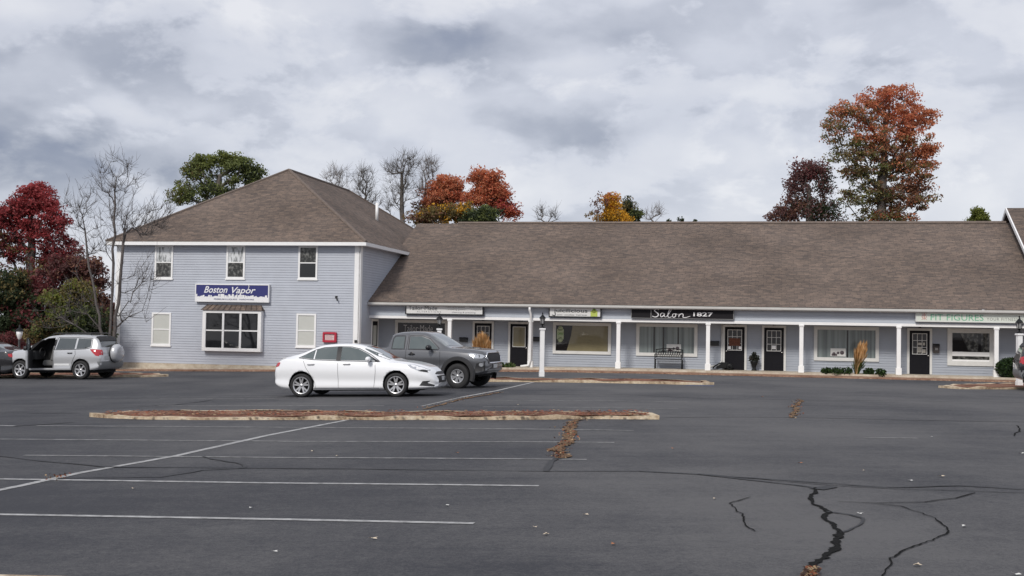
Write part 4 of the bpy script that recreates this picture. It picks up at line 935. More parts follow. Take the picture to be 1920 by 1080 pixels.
# left mass
tree('maple_tree', 'bright red maple with the highest crown at the far left', (60, 690), 66,
     [(68, 362, 26, 18, [RED], .7), (50, 385, 38, 22, [RED, RED, DRED], 1), (95, 385, 18, 20, [RED], .5), (25, 410, 42, 28, [RED, DRED], 1), (90, 425, 45, 30, [RED, DRED], 1.1), (20, 460, 50, 30, [DRED, RED, OL], 1), (110, 470, 40, 30, [DRED, RED], .9), (-20, 430, 40, 60, [DRED, OR], .8), (60, 510, 60, 35, [DRED, OL], .9)], PAL, 420, 0.073, 72, .46, .28, seed=21, flat=.6)
tree('broadleaf_tree', 'dark green broadleaf filling the far left below the red maple', (0, 690), 62,
     [(10, 535, 55, 35, [DG, OL], 1), (-10, 590, 55, 40, [DG], 1), (50, 590, 45, 40, [DG, DRED], 1), (40, 640, 60, 35, [DG, DRED], 1)], PAL, 150, 0.086, 161, .6, .2, seed=22)
tree('maple_tree', 'dull maroon maple between the red maple and the bare tree', (140, 690), 63,
     [(130, 500, 40, 28, [MA, DRED, BR], 1), (165, 520, 30, 40, [MA, BR], .9), (90, 545, 45, 35, [DRED, MA], 1), (180, 570, 25, 45, [MA, BR], .9), (100, 600, 50, 30, [DRED, BR], .7), (195, 610, 22, 50, [MA, BR], .8)], PAL, 190, 0.079, 117, .5, .2, seed=23)
tree('leafy_shrub', 'tall green and yellow shrub behind the silver SUV', (130, 700), 57,
     [(150, 550, 30, 22, [OL, YG], .7), (115, 575, 32, 26, [YG, OL, GR], 1), (155, 590, 40, 30, [DG, GR], 1.1), (120, 620, 50, 30, [DG, GR, OL], 1), (170, 625, 35, 30, [DG], .9), (75, 630, 25, 22, [OL, BR], .5)], PAL, 150, 0.066, 152, .42, .1, cat='shrub', seed=24)
tree('hedge_shrub', 'low dark red barberry shrub at the far left edge', (10, 700), 53, [(10, 645, 30, 22, [DRED, MA], 1), (-20, 650, 25, 28, [DRED], .7), (45, 665, 20, 16, [DRED, MA], .5)], PAL, 70, 0.046, 171, .33, .05, cat='shrub', seed=25)
# bare trees
tree('bare_tree', 'tall leafless multi-stemmed tree before the left corner of the blue block', (206, 694), 50.5,
     [(225, 330, 45, 48, 0, 1), (190, 345, 30, 40, 0, .5), (240, 400, 80, 50, 0, 1.5), (145, 390, 28, 60, 0, .7), (305, 400, 30, 35, 0, .5), (180, 450, 60, 45, 0, .8), (275, 430, 45, 40, 0, .6), (265, 520, 60, 40, 0, .8), (250, 580, 60, 30, 0, .3), (150, 560, 70, 60, 0, .9), (100, 600, 50, 30, 0, .3)], None, 480, 0, 0, .62, .15, bark=mat('grey_brown_bark', (.105, .092, .088), .95, var=.3, vscale=6), bare=4, twig=.0085, bend=.13, seed=31, stems=[(0, 0), (-1.6, .3), (.45, .2)])
grp = 'leafless trees behind the roof of the two-storey block'
tree('bare_tree', 'leftmost pale leafless tree behind the roof of the two-storey block', (640, 640), 88, [(632, 335, 28, 26, 0, 1), (625, 360, 20, 20, 0, .5), (650, 370, 25, 20, 0, .5)], None, 130, 0, 0, .9, .12, bark=M_BARK2, bare=5, twig=.011, bend=.12, seed=33, group=grp)
tree('bare_tree', 'second leafless tree over the roof between pale twigs and the tall one', (688, 640), 86, [(682, 335, 26, 24, 0, 1), (675, 365, 24, 22, 0, .6), (700, 370, 20, 22, 0, .5)], None, 130, 0, 0, .9, .13, bark=M_BARK, bare=5, twig=.011, bend=.12, seed=34, group=grp)
tree('bare_tree', 'tallest leafless tree over the roof of the two-storey block', (758, 640), 84, [(765, 305, 28, 30, 0, 1), (755, 350, 38, 35, 0, 1.2), (735, 320, 22, 24, 0, .6), (735, 385, 25, 20, 0, .4)], None, 230, 0, 0, .9, .17, bark=M_BARK, bare=5, twig=.011, bend=.12, seed=35, group=grp)
tree('bare_tree', 'leafless tree leaning right beside the orange maple', (785, 640), 87, [(805, 315, 22, 22, 0, 1), (795, 350, 22, 30, 0, .8)], None, 120, 0, 0, .9, .13, bark=M_BARK2, bare=5, twig=.011, bend=.12, seed=36, group=grp)
tree('bare_tree', 'small leafless treetop standing alone over the ridge right of the orange maple', (1025, 640), 86, [(1015, 400, 16, 16, 0, 1), (1038, 402, 14, 14, 0, .8)], None, 40, 0, 0, .8, .08, bark=M_BARK, bare=5, twig=.011, bend=.12, seed=37)
tree('bare_tree', 'small leafless treetop right of the dark green and yellow trees', (1232, 640), 86, [(1232, 398, 14, 16, 0, 1), (1215, 408, 10, 10, 0, .4)], None, 32, 0, 0, .7, .07, bark=M_BARK2, bare=5, twig=.011, bend=.12, seed=38)
tree('small_tree', 'few dark leaf tufts poking over the ridge at mid-right', (1270, 640), 88, [(1256, 412, 3, 4, [DG], .4), (1278, 409, 3, 4, [DG], .4), (1303, 416, 3, 3, [DG], .3)], PAL, 8, 0.073, 57, .25, .05, seed=39)

# ------------------------------------------------------------------ vehicles
def interp(tab):
    xs = np.array([p[0] for p in tab], float); ys = np.array([p[1] for p in tab], float)
    h = np.diff(xs); dl = np.diff(ys) / h; m = np.zeros(len(xs)); m[0] = dl[0]; m[-1] = dl[-1]
    for i in range(1, len(xs) - 1):
        m[i] = 0 if dl[i - 1] * dl[i] <= 0 else 2 / (1 / dl[i - 1] + 1 / dl[i])
    def f(x):
        x = min(max(x, xs[0]), xs[-1]); i = min(max(int(np.searchsorted(xs, x) - 1), 0), len(h) - 1); t = (x - xs[i]) / h[i]
        return (1 + 2 * t) * (1 - t) ** 2 * ys[i] + t * (1 - t) ** 2 * h[i] * m[i] + t * t * (3 - 2 * t) * ys[i + 1] + t * t * (t - 1) * h[i] * m[i + 1]
    return f
def car_body(spec, par):
    T, Bt, Wd, Zb, Rw = [interp(spec[k]) for k in ('top', 'belt', 'width', 'bottom', 'roofw')]
    L_ = spec['top'][-1][0]; xs = sorted(set([0, L_] + [L_ * (.5 - .5 * math.cos(math.pi * k / 90)) for k in range(91)])); rings = []
    for x in xs:
        t, b, w_, z0, g = T(x), Bt(x), Wd(x), Zb(x), Rw(x); b = min(b, t - .05); g = min(g, w_ - .06); h = b - z0
        pts = [(0, z0), (w_ - .16, z0), (w_ - .05, z0 + .03), (w_ - .004, z0 + .12 * h), (w_ - .026, z0 + .34 * h), (w_ - .004, z0 + .56 * h), (w_ - .006, z0 + .74 * h), (w_ - .045, b - .03), (w_ - .075, b + .005)]
        k = (t - b); pts += [(w_ - .075 + (g - w_ + .075) * .5, b + k * .42), (g, b + k * .80), (g - .07, b + k * .93), (g * .72, b + k * .985), (g * .38, t), (0, t)]
        out = []
        for i in range(len(pts) - 1):
            p0, p1, p2, p3 = [np.array(pts[min(max(j, 0), len(pts) - 1)]) for j in (i - 1, i, i + 1, i + 2)]
            for q in range(3):
                s_ = q / 3; 
                if i in (0,): v = p1 + (p2 - p1) * s_
                else: v = .5 * ((2 * p1) + (p2 - p0) * s_ + (2 * p0 - 5 * p1 + 4 * p2 - p3) * s_ ** 2 + (3 * p1 - p0 - 3 * p2 + p3) * s_ ** 3)
                out.append((float(v[0]), float(v[1])))
        out.append(pts[-1]); out = [(max(0, y), z) for y, z in out]
        ring = [(x, y, z) for y, z in out] + [(x, -y, z) for y, z in out[-2:0:-1]]; rings.append(ring)
    n = len(rings[0]); bm = bmesh.new(); V = [[bm.verts.new(p) for p in r] for r in rings]
    for a in range(len(V) - 1):
        for j in range(n): 
            k = (j + 1) % n
            bm.faces.new((V[a][j], V[a][k], V[a + 1][k], V[a + 1][j]))
    bm.faces.new(V[0]); bm.faces.new(V[-1][::-1]); bmesh.ops.remove_doubles(bm, verts=bm.verts, dist=.0008)
    bmesh.ops.recalc_face_normals(bm, faces=bm.faces)
    me = bpy.data.meshes.new('body'); bm.to_mesh(me); bvh = BVHTree.FromBMesh(bm); bm.free()
    o = bpy.data.objects.new('body', me); COL.objects.link(o)
    cuts = MB()
    for cx in spec['axles']:
        for s_ in (-1, 1):
            ro = spec['arch']; yy = spec['W']; 
            cuts = MB(); cuts.lathe([(0, -.3), (ro, -.3), (ro, .3), (0, .3)], (cx, s_ * (yy - .02), spec['wr'] + spec.get('archdz', .02)), 'y', 40)
            c = cuts.build('cutter', M_VOID)
            bmc = bmesh.new(); bmc.from_mesh(c.data); bmesh.ops.remove_doubles(bmc, verts=bmc.verts, dist=1e-4); bmesh.ops.recalc_face_normals(bmc, faces=bmc.faces); bmc.to_mesh(c.data); bmc.free()
            boolean(o, c)
    for bx in spec.get('cutboxes', []):
        cuts = MB()
        if isinstance(bx, dict): cuts.prism([(x, bx['y'][0], z) for x, z in bx['poly']], (0, bx['y'][1] - bx['y'][0], 0))
        else: cuts.box(*bx)
        c = cuts.build('cutter', M_VOID); boolean(o, c)
    me = o.data; me.materials.clear(); me.materials.append(spec['paint']); me.materials.append(M_VOID); me.materials.append(M_DARK)
    for p in me.polygons:
        c = p.center; p.use_smooth = True; p.material_index = 0; na = False
        for cx in spec['axles']:
            dd = math.hypot(c.x - cx, c.z - (spec['wr'] + spec.get('archdz', .02)))
            if dd < spec['arch'] + .004 and (abs(dd - spec['arch']) < .006 or abs(abs(c.y) - (spec['W'] - .32)) < .01): na = True
        for bx in spec.get('cutboxes', []):
            if isinstance(bx, dict) and abs(c.y) < spec['W'] - .09 and min(q[0] for q in bx['poly']) - .01 < c.x < max(q[0] for q in bx['poly']) + .01 and bx['y'][0] - .01 < c.y < bx['y'][1] and c.z < 1.5: na = True
        if na: p.material_index = 1; p.use_smooth = False
        elif c.z < spec.get('sillz', 0): p.material_index = 2
    o.parent = par; return o, bvh
def boolean(o, c):
    md = o.modifiers.new('b', 'BOOLEAN'); md.operation = 'DIFFERENCE'; md.object = c; md.solver = 'EXACT'
    dg = bpy.context.evaluated_depsgraph_get(); dg.update(); me = bpy.data.meshes.new_from_object(o.evaluated_get(dg)); o.modifiers.clear(); o.data = me; me.name = 'body'
    bpy.data.objects.remove(c)
def decal(name, poly, axis, bvh, m, par, off=.006, step=.08, sign=1, smooth=True, thick=.0):
    """poly in the two other axes; projected along axis onto the body. axis 'y': (x,z); 'x': (y,z); 'z': (x,y)"""
    bm = bmesh.new(); vs = [bm.verts.new((p[0], p[1], 0)) for p in poly]; bm.faces.new(vs)
    for ax in (0, 1):
        lo = min(p[ax] for p in poly); hi = max(p[ax] for p in poly); k = lo + step
        while k < hi:
            no = Vector((1, 0, 0)) if ax == 0 else Vector((0, 1, 0)); co = no * k
            bmesh.ops.bisect_plane(bm, geom=bm.verts[:] + bm.edges[:] + bm.faces[:], plane_co=co, plane_no=no); k += step
    bmesh.ops.triangulate(bm, faces=[f for f in bm.faces if len(f.verts) > 4])
    for v in bm.verts:
        a, b = v.co.x, v.co.y
        if axis == 'y': o_ = Vector((a, 5 * sign, b)); d = Vector((0, -sign, 0))
        elif axis == 'x': o_ = Vector((12 * sign, a, b)); d = Vector((-sign, 0, 0))
        else: o_ = Vector((a, b, 5)); d = Vector((0, 0, -1))
        h, nn, _, _ = bvh.ray_cast(o_, d)
        if h is None: h, nn, _, _ = bvh.find_nearest(Vector((a, .8 * sign, b)) if axis == 'y' else (Vector((sign * 5 if sign > 0 else 0, a, b)) if axis == 'x' else Vector((a, b, 1.2))))
        if nn.dot(d) > 0: nn = -nn
        v.co = h + nn * off
    for f in bm.faces: f.smooth = smooth
    bmesh.ops.recalc_face_normals(bm, faces=bm.faces)
    me = bpy.data.meshes.new(name); bm.to_mesh(me); bm.free(); me.materials.append(m); o = bpy.data.objects.new(name, me); COL.objects.link(o); o.parent = par; return o
def seam(name, pts, w_, bvh, m, par, sign=1, off=.005):
    """thin projected line on the side"""
    mb = MB(); out = []
    for (a, b), (c, d) in zip(pts, pts[1:]):
        n = max(1, int(math.hypot(c - a, d - b) / .06)); out += [(a + (c - a) * k / n, b + (d - b) * k / n) for k in range(n)]
    out.append(pts[-1]); pr = None
    for i, (x, z) in enumerate(out):
        x2, z2 = out[min(i + 1, len(out) - 1)]; x1, z1 = out[max(i - 1, 0)]; dx, dz = x2 - x1, z2 - z1; l = math.hypot(dx, dz) or 1; nx, nz = -dz / l * w_ / 2, dx / l * w_ / 2; q = []
        for s_ in (-1, 1):
            h, nn, _, _ = bvh.ray_cast(Vector((x + nx * s_, 5 * sign, z + nz * s_)), Vector((0, -sign, 0)))
            if h is None: q = None; break
            q.append(h + Vector((0, sign * off, 0)))
        if q and pr: mb.face([pr[0], q[0], q[1], pr[1]])
        pr = q
    return mb.build(name, m, par, fix=False)
def wheel(par, x, y, r, rimr, wd, style, side):
    m = MB(); h = wd / 2
    m.lathe([(rimr, -h * .8), (rimr + .02, -h * .98), (r - .03, -h), (r - .006, -h * .8), (r, -h * .5), (r, h * .5), (r - .006, h * .8), (r - .03, h), (rimr + .02, h * .98), (rimr, h * .8)], (0, 0, 0), 'y', 40)
    t = m.build('wheel', M_RUB, par, (x, y, r), fix=True)
    m = MB(); s_ = side; yo = s_ * h * .86
    m.lathe([(rimr + .004, yo), (rimr - .022, yo + s_ * .004), (rimr - .03, yo - s_ * .03), (rimr - .035, yo - s_ * .12)], (0, 0, 0), 'y', 40)
    m.lathe([(0, yo - s_ * .10), (rimr - .03, yo - s_ * .10)], (0, 0, 0), 'y', 32, 1); 
    m.lathe([(0, yo - s_ * .005), (.035, yo - s_ * .008), (.06, yo - s_ * .03), (.06, yo - s_ * .08)], (0, 0, 0), 'y', 16)
    nsp = style[0]
    for k in range(nsp):
        a = 2 * math.pi * k / nsp + style[2]
        for q in style[1]:
            a0 = a + q * .35; a1 = a + q; w0, w1 = style[3]
            def pt(rr, aa, of, yy): return (rr * math.cos(aa) - of * math.sin(aa), yy, rr * math.sin(aa) + of * math.cos(aa))
            y0, y1 = yo - s_ * .018, yo - s_ * .008
            P_ = [pt(.04, a0, -w0, y0), pt(rimr - .02, a1, -w1, y1), pt(rimr - .02, a1, w1, y1), pt(.04, a0, w0, y0)]; m.prism(P_, (0, -s_ * .03, 0), style[4] if len(style) > 4 else 0)
    m.build('rim', [M_RIM, M_VOID, M_DARK], t, fix=True); return t
def place(e, p0, heading_deg, slope=True):
    """p0 world position of local origin; heading: direction of local +x measured from +X"""
    h = R(heading_deg); fx = Vector((math.cos(h), math.sin(h), 0)); fy = Vector((-fx.y, fx.x, 0)); eps = 1.3
    fx.z = (G(p0.x + fx.x * eps, p0.y + fx.y * eps) - G(p0.x - fx.x * eps, p0.y - fx.y * eps)) / (2 * eps)
    fy.z = (G(p0.x + fy.x * .8, p0.y + fy.y * .8) - G(p0.x - fy.x * .8, p0.y - fy.y * .8)) / 1.6
    fx.normalize(); n = fx.cross(fy).normalized(); fy = n.cross(fx); M = Matrix((fx, fy, n)).transposed().to_4x4(); M.translation = p0; e.matrix_world = M
def anchor(px, py, lx, ly, heading):   # world location of local origin so that local ground point (lx,ly) sits at the pixel
    p = P(px, py); h = R(heading); q = Vector((p.x - (math.cos(h) * lx - math.sin(h) * ly), p.y - (math.sin(h) * lx + math.cos(h) * ly), 0)); 
    c = G(q.x + math.cos(h) * 2.2, q.y + math.sin(h) * 2.2); g1 = G(q.x, q.y); q.z = g1; return q
def mirror_body(poly): return poly
M_WPAINT = mat('white_car_paint', (.80, .81, .83), .3, coat=1); M_GPAINT = mat('grey_car_paint', (.115, .118, .128), .32, metal=.35, coat=1); M_SPAINT = mat('silver_car_paint', (.50, .51, .53), .3, metal=.3, coat=1); M_BPAINT = mat('black_car_paint', (.015, .015, .018), .25, coat=1)
M_SEAM = mat('panel_gap', (.05, .05, .055), .8); M_SEAMW = mat('panel_gap_light', (.22, .22, .23), .8); M_PLATE = mat('number_plate', (.55, .56, .56), .5); M_AMBER = mat('amber_lens', (.5, .16, .02), .2, coat=1)
def oval(cx, cz, rx, rz, n=14): return [(cx + rx * math.cos(2 * math.pi * k / n), cz + rz * math.sin(2 * math.pi * k / n)) for k in range(n)]

def mirror(par, x, y, z, m_, side, s=1):
    m = MB(); pts = []
    n = 8
    for k, (dx, r_) in enumerate(((-.09, .045), (-.06, .075), (0, .085), (.05, .07), (.085, .03))):
        pass
    m.lathe([(0, -.10), (.05, -.10), (.078, -.04), (.082, .03), (.06, .09), (0, .105)], (0, 0, 0), 'y', 12)
    o = m.build('side_mirror', m_, par, fix=False); o.location = (x, y + side * .14, z); o.scale = (.9 * s, 1 * s, .95 * s)
    m = MB(); m.tube([(x - .0, y - side * .06, z - .05), (x, y + side * .1, z - .05)], .025, 6); m.build('mirror_stalk', M_DARK, par)

def sedan(label, cat='car', paint=None, detail=True):
    e = empty('parked_car', label, cat)
    sp = dict(paint=paint or M_WPAINT, W=.895, axles=(.87, 3.57), wr=.325, arch=.365, archdz=.03,
        top=[(0, .72), (.03, .90), (.10, 1.02), (.18, 1.085), (.45, 1.135), (.75, 1.215), (1.15, 1.37), (1.5, 1.445), (1.95, 1.465), (2.35, 1.445), (2.65, 1.375), (3.0, 1.215), (3.3, 1.055), (3.48, .985), (3.8, .945), (4.15, .875), (4.4, .79), (4.55, .69), (4.64, .57), (4.665, .5)],
        belt=[(0, .66), (.1, .93), (.4, 1.05), (1.0, 1.03), (2.0, .985), (3.2, .93), (3.8, .89), (4.4, .72), (4.665, .45)],
        width=[(0, .60), (.05, .72), (.15, .80), (.4, .868), (.9, .89), (2.3, .895), (3.6, .89), (4.1, .86), (4.4, .78), (4.58, .66), (4.665, .5)],
        bottom=[(0, .42), (.1, .30), (.35, .22), (.8, .19), (3.8, .19), (4.3, .20), (4.6, .22), (4.665, .26)],
        roofw=[(0, .4), (.5, .58), (1.1, .56), (2.0, .585), (2.8, .56), (3.3, .62), (3.8, .64), (4.3, .55), (4.665, .3)])
    body, bvh = car_body(sp, e)
    sm = M_SEAMW if (paint is None) else M_SEAM
    for s_ in (-1, 1):
        g = decal('side_window', [(.80, 1.095), (1.02, 1.205), (1.20, 1.285), (1.20, 1.045)], 'y', bvh, M_CGLASS, e, .004, .1, s_)
        decal('side_window', [(1.235, 1.045), (1.235, 1.30), (1.45, 1.345), (1.84, 1.365), (1.86, 1.02)], 'y', bvh, M_CGLASS, e, .004, .1, s_)
        decal('side_window', [(1.99, 1.01), (1.97, 1.365), (2.22, 1.355), (2.45, 1.305), (2.76, 1.155), (2.98, .985)], 'y', bvh, M_CGLASS, e, .004, .1, s_)
        decal('window_pillar', [(1.86, 1.01), (1.84, 1.37), (1.97, 1.37), (1.99, 1.0)], 'y', bvh, M_BLACK, e, .005, .1, s_)
        seam('window_trim', [(.76, 1.085), (1.02, 1.215), (1.2, 1.30), (1.45, 1.362), (1.9, 1.383), (2.24, 1.372), (2.47, 1.32), (2.8, 1.16), (3.12, .955), (2.9, .965), (2.0, .995), (1.2, 1.032), (.76, 1.085)], .016, bvh, M_DARK, e, s_, .006)
        decal('quarter_trim', [(2.76, 1.14), (3.10, .955), (2.98, .96)], 'y', bvh, M_BLACK, e, .006, .1, s_)
        seam('door_gap', [(1.92, 1.0), (1.93, .6), (1.94, .26)], .011, bvh, sm, e, s_); seam('door_gap', [(2.98, .95), (3.0, .7), (2.97, .45), (2.95, .26)], .011, bvh, sm, e, s_)
        seam('door_gap', [(.90, 1.06), (1.0, .82), (1.15, .6), (1.26, .4), (1.28, .27)], .011, bvh, sm, e, s_); seam('sill_gap', [(1.25, .255), (3.1, .245)], .012, bvh, sm, e, s_)
        for x in (1.05, 2.08): 
            h, nn, _, _ = bvh.ray_cast(Vector((x + .1, 5 * s_, .90)), Vector((0, -s_, 0))); m = MB(); m.tube([(x - .0, h.y, .90), (x + .03, h.y + s_ * .03, .902), (x + .17, h.y + s_ * .03, .905), (x + .20, h.y, .905)], .014, 6); m.build('door_handle', mat('handle_grey', (.42, .42, .43), .3) if paint is None else M_DARK, e)
        decal('headlight', [(3.88, .865), (4.06, .865), (4.3, .79), (4.47, .715), (4.44, .65), (4.2, .70), (3.98, .79)], 'y', bvh, M_HEAD, e, .006, .08, s_)
        decal('headlight_bezel', [(4.18, .70), (4.44, .65), (4.47, .695), (4.3, .735)], 'y', bvh, M_DARK, e, .009, .08, s_)
        decal('taillight', [(.02, .84), (.03, .99), (.12, 1.0), (.24, .955), (.20, .86), (.10, .83)], 'y', bvh, M_TAIL, e, .006, .06, s_)
        decal('fog_vent', [(4.22, .30), (4.3, .42), (4.5, .43), (4.42, .37), (4.6, .31), (4.58, .27)], 'y', bvh, M_DARK, e, .007, .06, s_)
        mirror(e, 2.82, s_ * .83, 1.03, sp['paint'], s_)
        for ax in sp['axles']: wheel(e, ax, s_ * .80, .325, .235, .21, (5, (-.22, .22), .3, (.026, .020)), s_)
    decal('windscreen', [(2.62, -.56), (2.62, .56), (3.0, .64), (3.36, .66), (3.36, -.66), (3.0, -.64)], 'z', bvh, M_CGLASS, e, .004, .12)
    decal('rear_window', [(.62, -.52), (.62, .52), (1.18, .50), (1.18, -.50)], 'z', bvh, M_CGLASS, e, .004, .12)
    decal('grille', [(-.42, .36), (-.46, .55), (.46, .55), (.42, .36)], 'x', bvh, M_DARK, e, .008, .1, 1)
    decal('upper_grille', [(-.5, .60), (-.3, .66), (.3, .66), (.5, .60), (.3, .585), (-.3, .585)], 'x', bvh, M_DARK, e, .008, .1, 1)
    decal('number_plate', [(-.15, .42), (-.15, .52), (.15, .52), (.15, .42)], 'x', bvh, M_PLATE, e, .02, .1, 1)
    decal('number_plate', [(-.18, .74), (-.18, .86), (.18, .86), (.18, .74)], 'x', bvh, M_PLATE, e, .012, .1, -1)
    m = MB(); m.box((.5, -.68, .17), (4.25, .68, .21)); m.build('underbody', M_VOID, e)
    return e
car = sedan('white four-door sedan parked side-on in front of the blue building')
HD = -10.5
place(car, anchor(564.5, 745, .87, -.90, HD), HD)

def pickup():
    e = empty('pickup_truck', 'dark grey pickup truck with black fender flares behind the white sedan', 'pickup truck')
    sp = dict(paint=M_GPAINT, W=.90, axles=(1.10, 4.34), wr=.39, arch=.46, archdz=.04,
        top=[(0, 1.16), (.04, 1.24), (.2, 1.26), (1.80, 1.27), (1.88, 1.275), (1.93, 1.62), (2.0, 1.72), (2.3, 1.775), (2.7, 1.79), (3.05, 1.765), (3.25, 1.70), (3.6, 1.50), (3.92, 1.30), (4.05, 1.265), (4.4, 1.245), (4.8, 1.215), (5.05, 1.17), (5.14, 1.10), (5.2, .95), (5.22, .86)],
        belt=[(0, 1.10), (.2, 1.2), (2.0, 1.235), (3.8, 1.19), (4.4, 1.14), (5.0, 1.06), (5.22, .8)],
        width=[(0, .78), (.1, .87), (.5, .895), (2, .90), (4.3, .90), (4.8, .88), (5.0, .83), (5.15, .74), (5.22, .66)],
        bottom=[(0, .62), (.3, .52), (1.0, .50), (4.5, .48), (4.9, .42), (5.22, .52)],
        roofw=[(0, .7), (1.85, .78), (2.0, .64), (2.5, .655), (3.3, .63), (3.8, .70), (4.2, .72), (5.0, .68), (5.22, .5)])
    sp['cutboxes'] = [((.12, -.74, .75), (1.84, .74, 1.6))]
    body, bvh = car_body(sp, e)
    for s_ in (-1, 1):
        decal('side_window', [(2.05, 1.255), (2.06, 1.56), (2.12, 1.62), (2.44, 1.63), (2.46, 1.245)], 'y', bvh, M_CGLASS, e, .005, .1, s_)
        decal('side_window', [(2.66, 1.24), (2.64, 1.62), (3.02, 1.62), (3.28, 1.53), (3.62, 1.26), (3.60, 1.225)], 'y', bvh, M_CGLASS, e, .005, .1, s_)
        seam('window_trim', [(2.62, 1.23), (2.61, 1.65), (3.04, 1.65), (3.3, 1.56), (3.68, 1.25), (3.64, 1.21), (2.62, 1.23)], .022, bvh, M_BLACK, e, s_, .007)
        seam('window_trim', [(2.03, 1.24), (2.04, 1.57), (2.1, 1.65), (2.46, 1.65), (2.48, 1.23), (2.03, 1.24)], .022, bvh, M_BLACK, e, s_, .007)
        for pts in ([(2.57, 1.70), (2.55, 1.2), (2.55, .60)], [(3.72, 1.2), (3.74, .9), (3.72, .60)], [(1.98, 1.2), (1.98, .6)], [(1.98, .6), (3.72, .58)]): seam('door_gap', pts, .014, bvh, M_SEAM, e, s_)
        m = MB(); h, _, _, _ = bvh.ray_cast(Vector((2.75, 5 * s_, 1.07)), Vector((0, -s_, 0))); m.lathe([(0, 0), (.06, .008 * s_), (.075, 0)], (0, 0, 0), 'y', 14); 
        m.tube([(-.1, 0, 0), (-.06, .04 * s_, .003), (.07, .04 * s_, .003), (.11, 0, 0)], .018, 6); o = m.build('door_handle', M_BLACK, e, (2.76, h.y, 1.07), fix=False)
        # fender flares
        for ax in sp['axles']:
            m = MB(); n = 20; prev = None; cz = sp['wr'] + .04
            for k in range(n + 1):
                a = math.pi * (-.12 + 1.24 * k / n); ro, ri = .575, .455
                pi = Vector((ax + ri * math.cos(a), s_ * .955, cz + ri * math.sin(a))); po = Vector((ax + ro * math.cos(a) * 1.03, s_ * .905, cz + ro * math.sin(a))); pin = Vector((ax + ri * math.cos(a), s_ * .80, cz + ri * math.sin(a))); pm_ = Vector((ax + (ro - .03) * math.cos(a), s_ * .95, cz + (ro - .03) * math.sin(a)))
                cur = (pin, pi, pm_, po)
                if prev:
                    for q in range(3): m.face([prev[q], cur[q], cur[q + 1], prev[q + 1]], 0, None, True)
                prev = cur
            m.build('fender_flare', M_DARK, e)
            wheel(e, ax, s_ * .82, .39, .215, .26, (6, (-.2, .2), .25, (.02, .03)), s_)
        decal('headlight', [(4.66, 1.09), (4.78, 1.10), (5.08, 1.05), (5.15, 1.0), (5.1, .93), (4.9, .94), (4.74, 1.0)], 'y', bvh, M_HEAD, e, .008, .08, s_)
        decal('fog_lamp', oval(5.08, .74, .06, .06), 'y', bvh, M_HEAD, e, .01, .06, s_)
        decal('bumper_trim', [(4.86, .52), (4.95, .78), (5.22, .86), (5.25, .56)], 'y', bvh, M_DARK, e, .006, .08, s_)
        mirror(e, 3.42, s_ * .90, 1.28, M_BLACK, s_, 1.15)
    decal('windscreen', [(3.30, -.58), (3.30, .58), (3.6, .66), (3.86, .70), (3.86, -.70), (3.6, -.66)], 'z', bvh, mat('pale_windscreen', (.16, .18, .18), .03, spec=.9, coat=.8), e, .004, .1)
    decal('hood_scoop', [(4.25, -.22), (4.25, .22), (4.75, .18), (4.75, -.18)], 'z', bvh, M_DARK, e, .03, .1)
    decal('grille', [(-.45, .80), (-.55, .98), (-.4, 1.08), (.4, 1.08), (.55, .98), (.45, .80)], 'x', bvh, M_DARK, e, .012, .1, 1)
    m = MB(); 
    ring = [(-.48, .78), (-.6, .98), (-.44, 1.10), (.44, 1.10), (.6, .98), (.48, .78), (-.48, .78)]
    q = []
    for y, z in ring:
        h, _, _, _ = bvh.ray_cast(Vector((9, y, z)), Vector((-1, 0, 0))); h = h or Vector((5.05, y, z)); q.append(h + Vector((.02, 0, 0)))
    m.tube(q, .03, 6); m.build('grille_surround', M_CHROME, e)
    decal('skid_plate', [(-.5, .50), (-.5, .60), (.5, .60), (.5, .50)], 'x', bvh, mat('skid_silver', (.35, .36, .37), .4, metal=.5), e, .02, .1, 1)
    decal('number_plate', [(-.16, .62), (-.16, .74), (.16, .74), (.16, .62)], 'x', bvh, M_PLATE, e, .03, .1, 1)
    m = MB(); m.box((2.0, -.6, .36), (4.9, .6, .52)); m.build('underbody', M_VOID, e)
    m = MB(); m.tube([(2.1, 0.45, 1.78), (2.0, .45, 1.84)], .03, 5); m.build('antenna_fin', M_DARK, e)
    return e
tr = pickup(); HT = -21
place(tr, anchor(857, 728.5, 4.34, -.95, HT), HT)

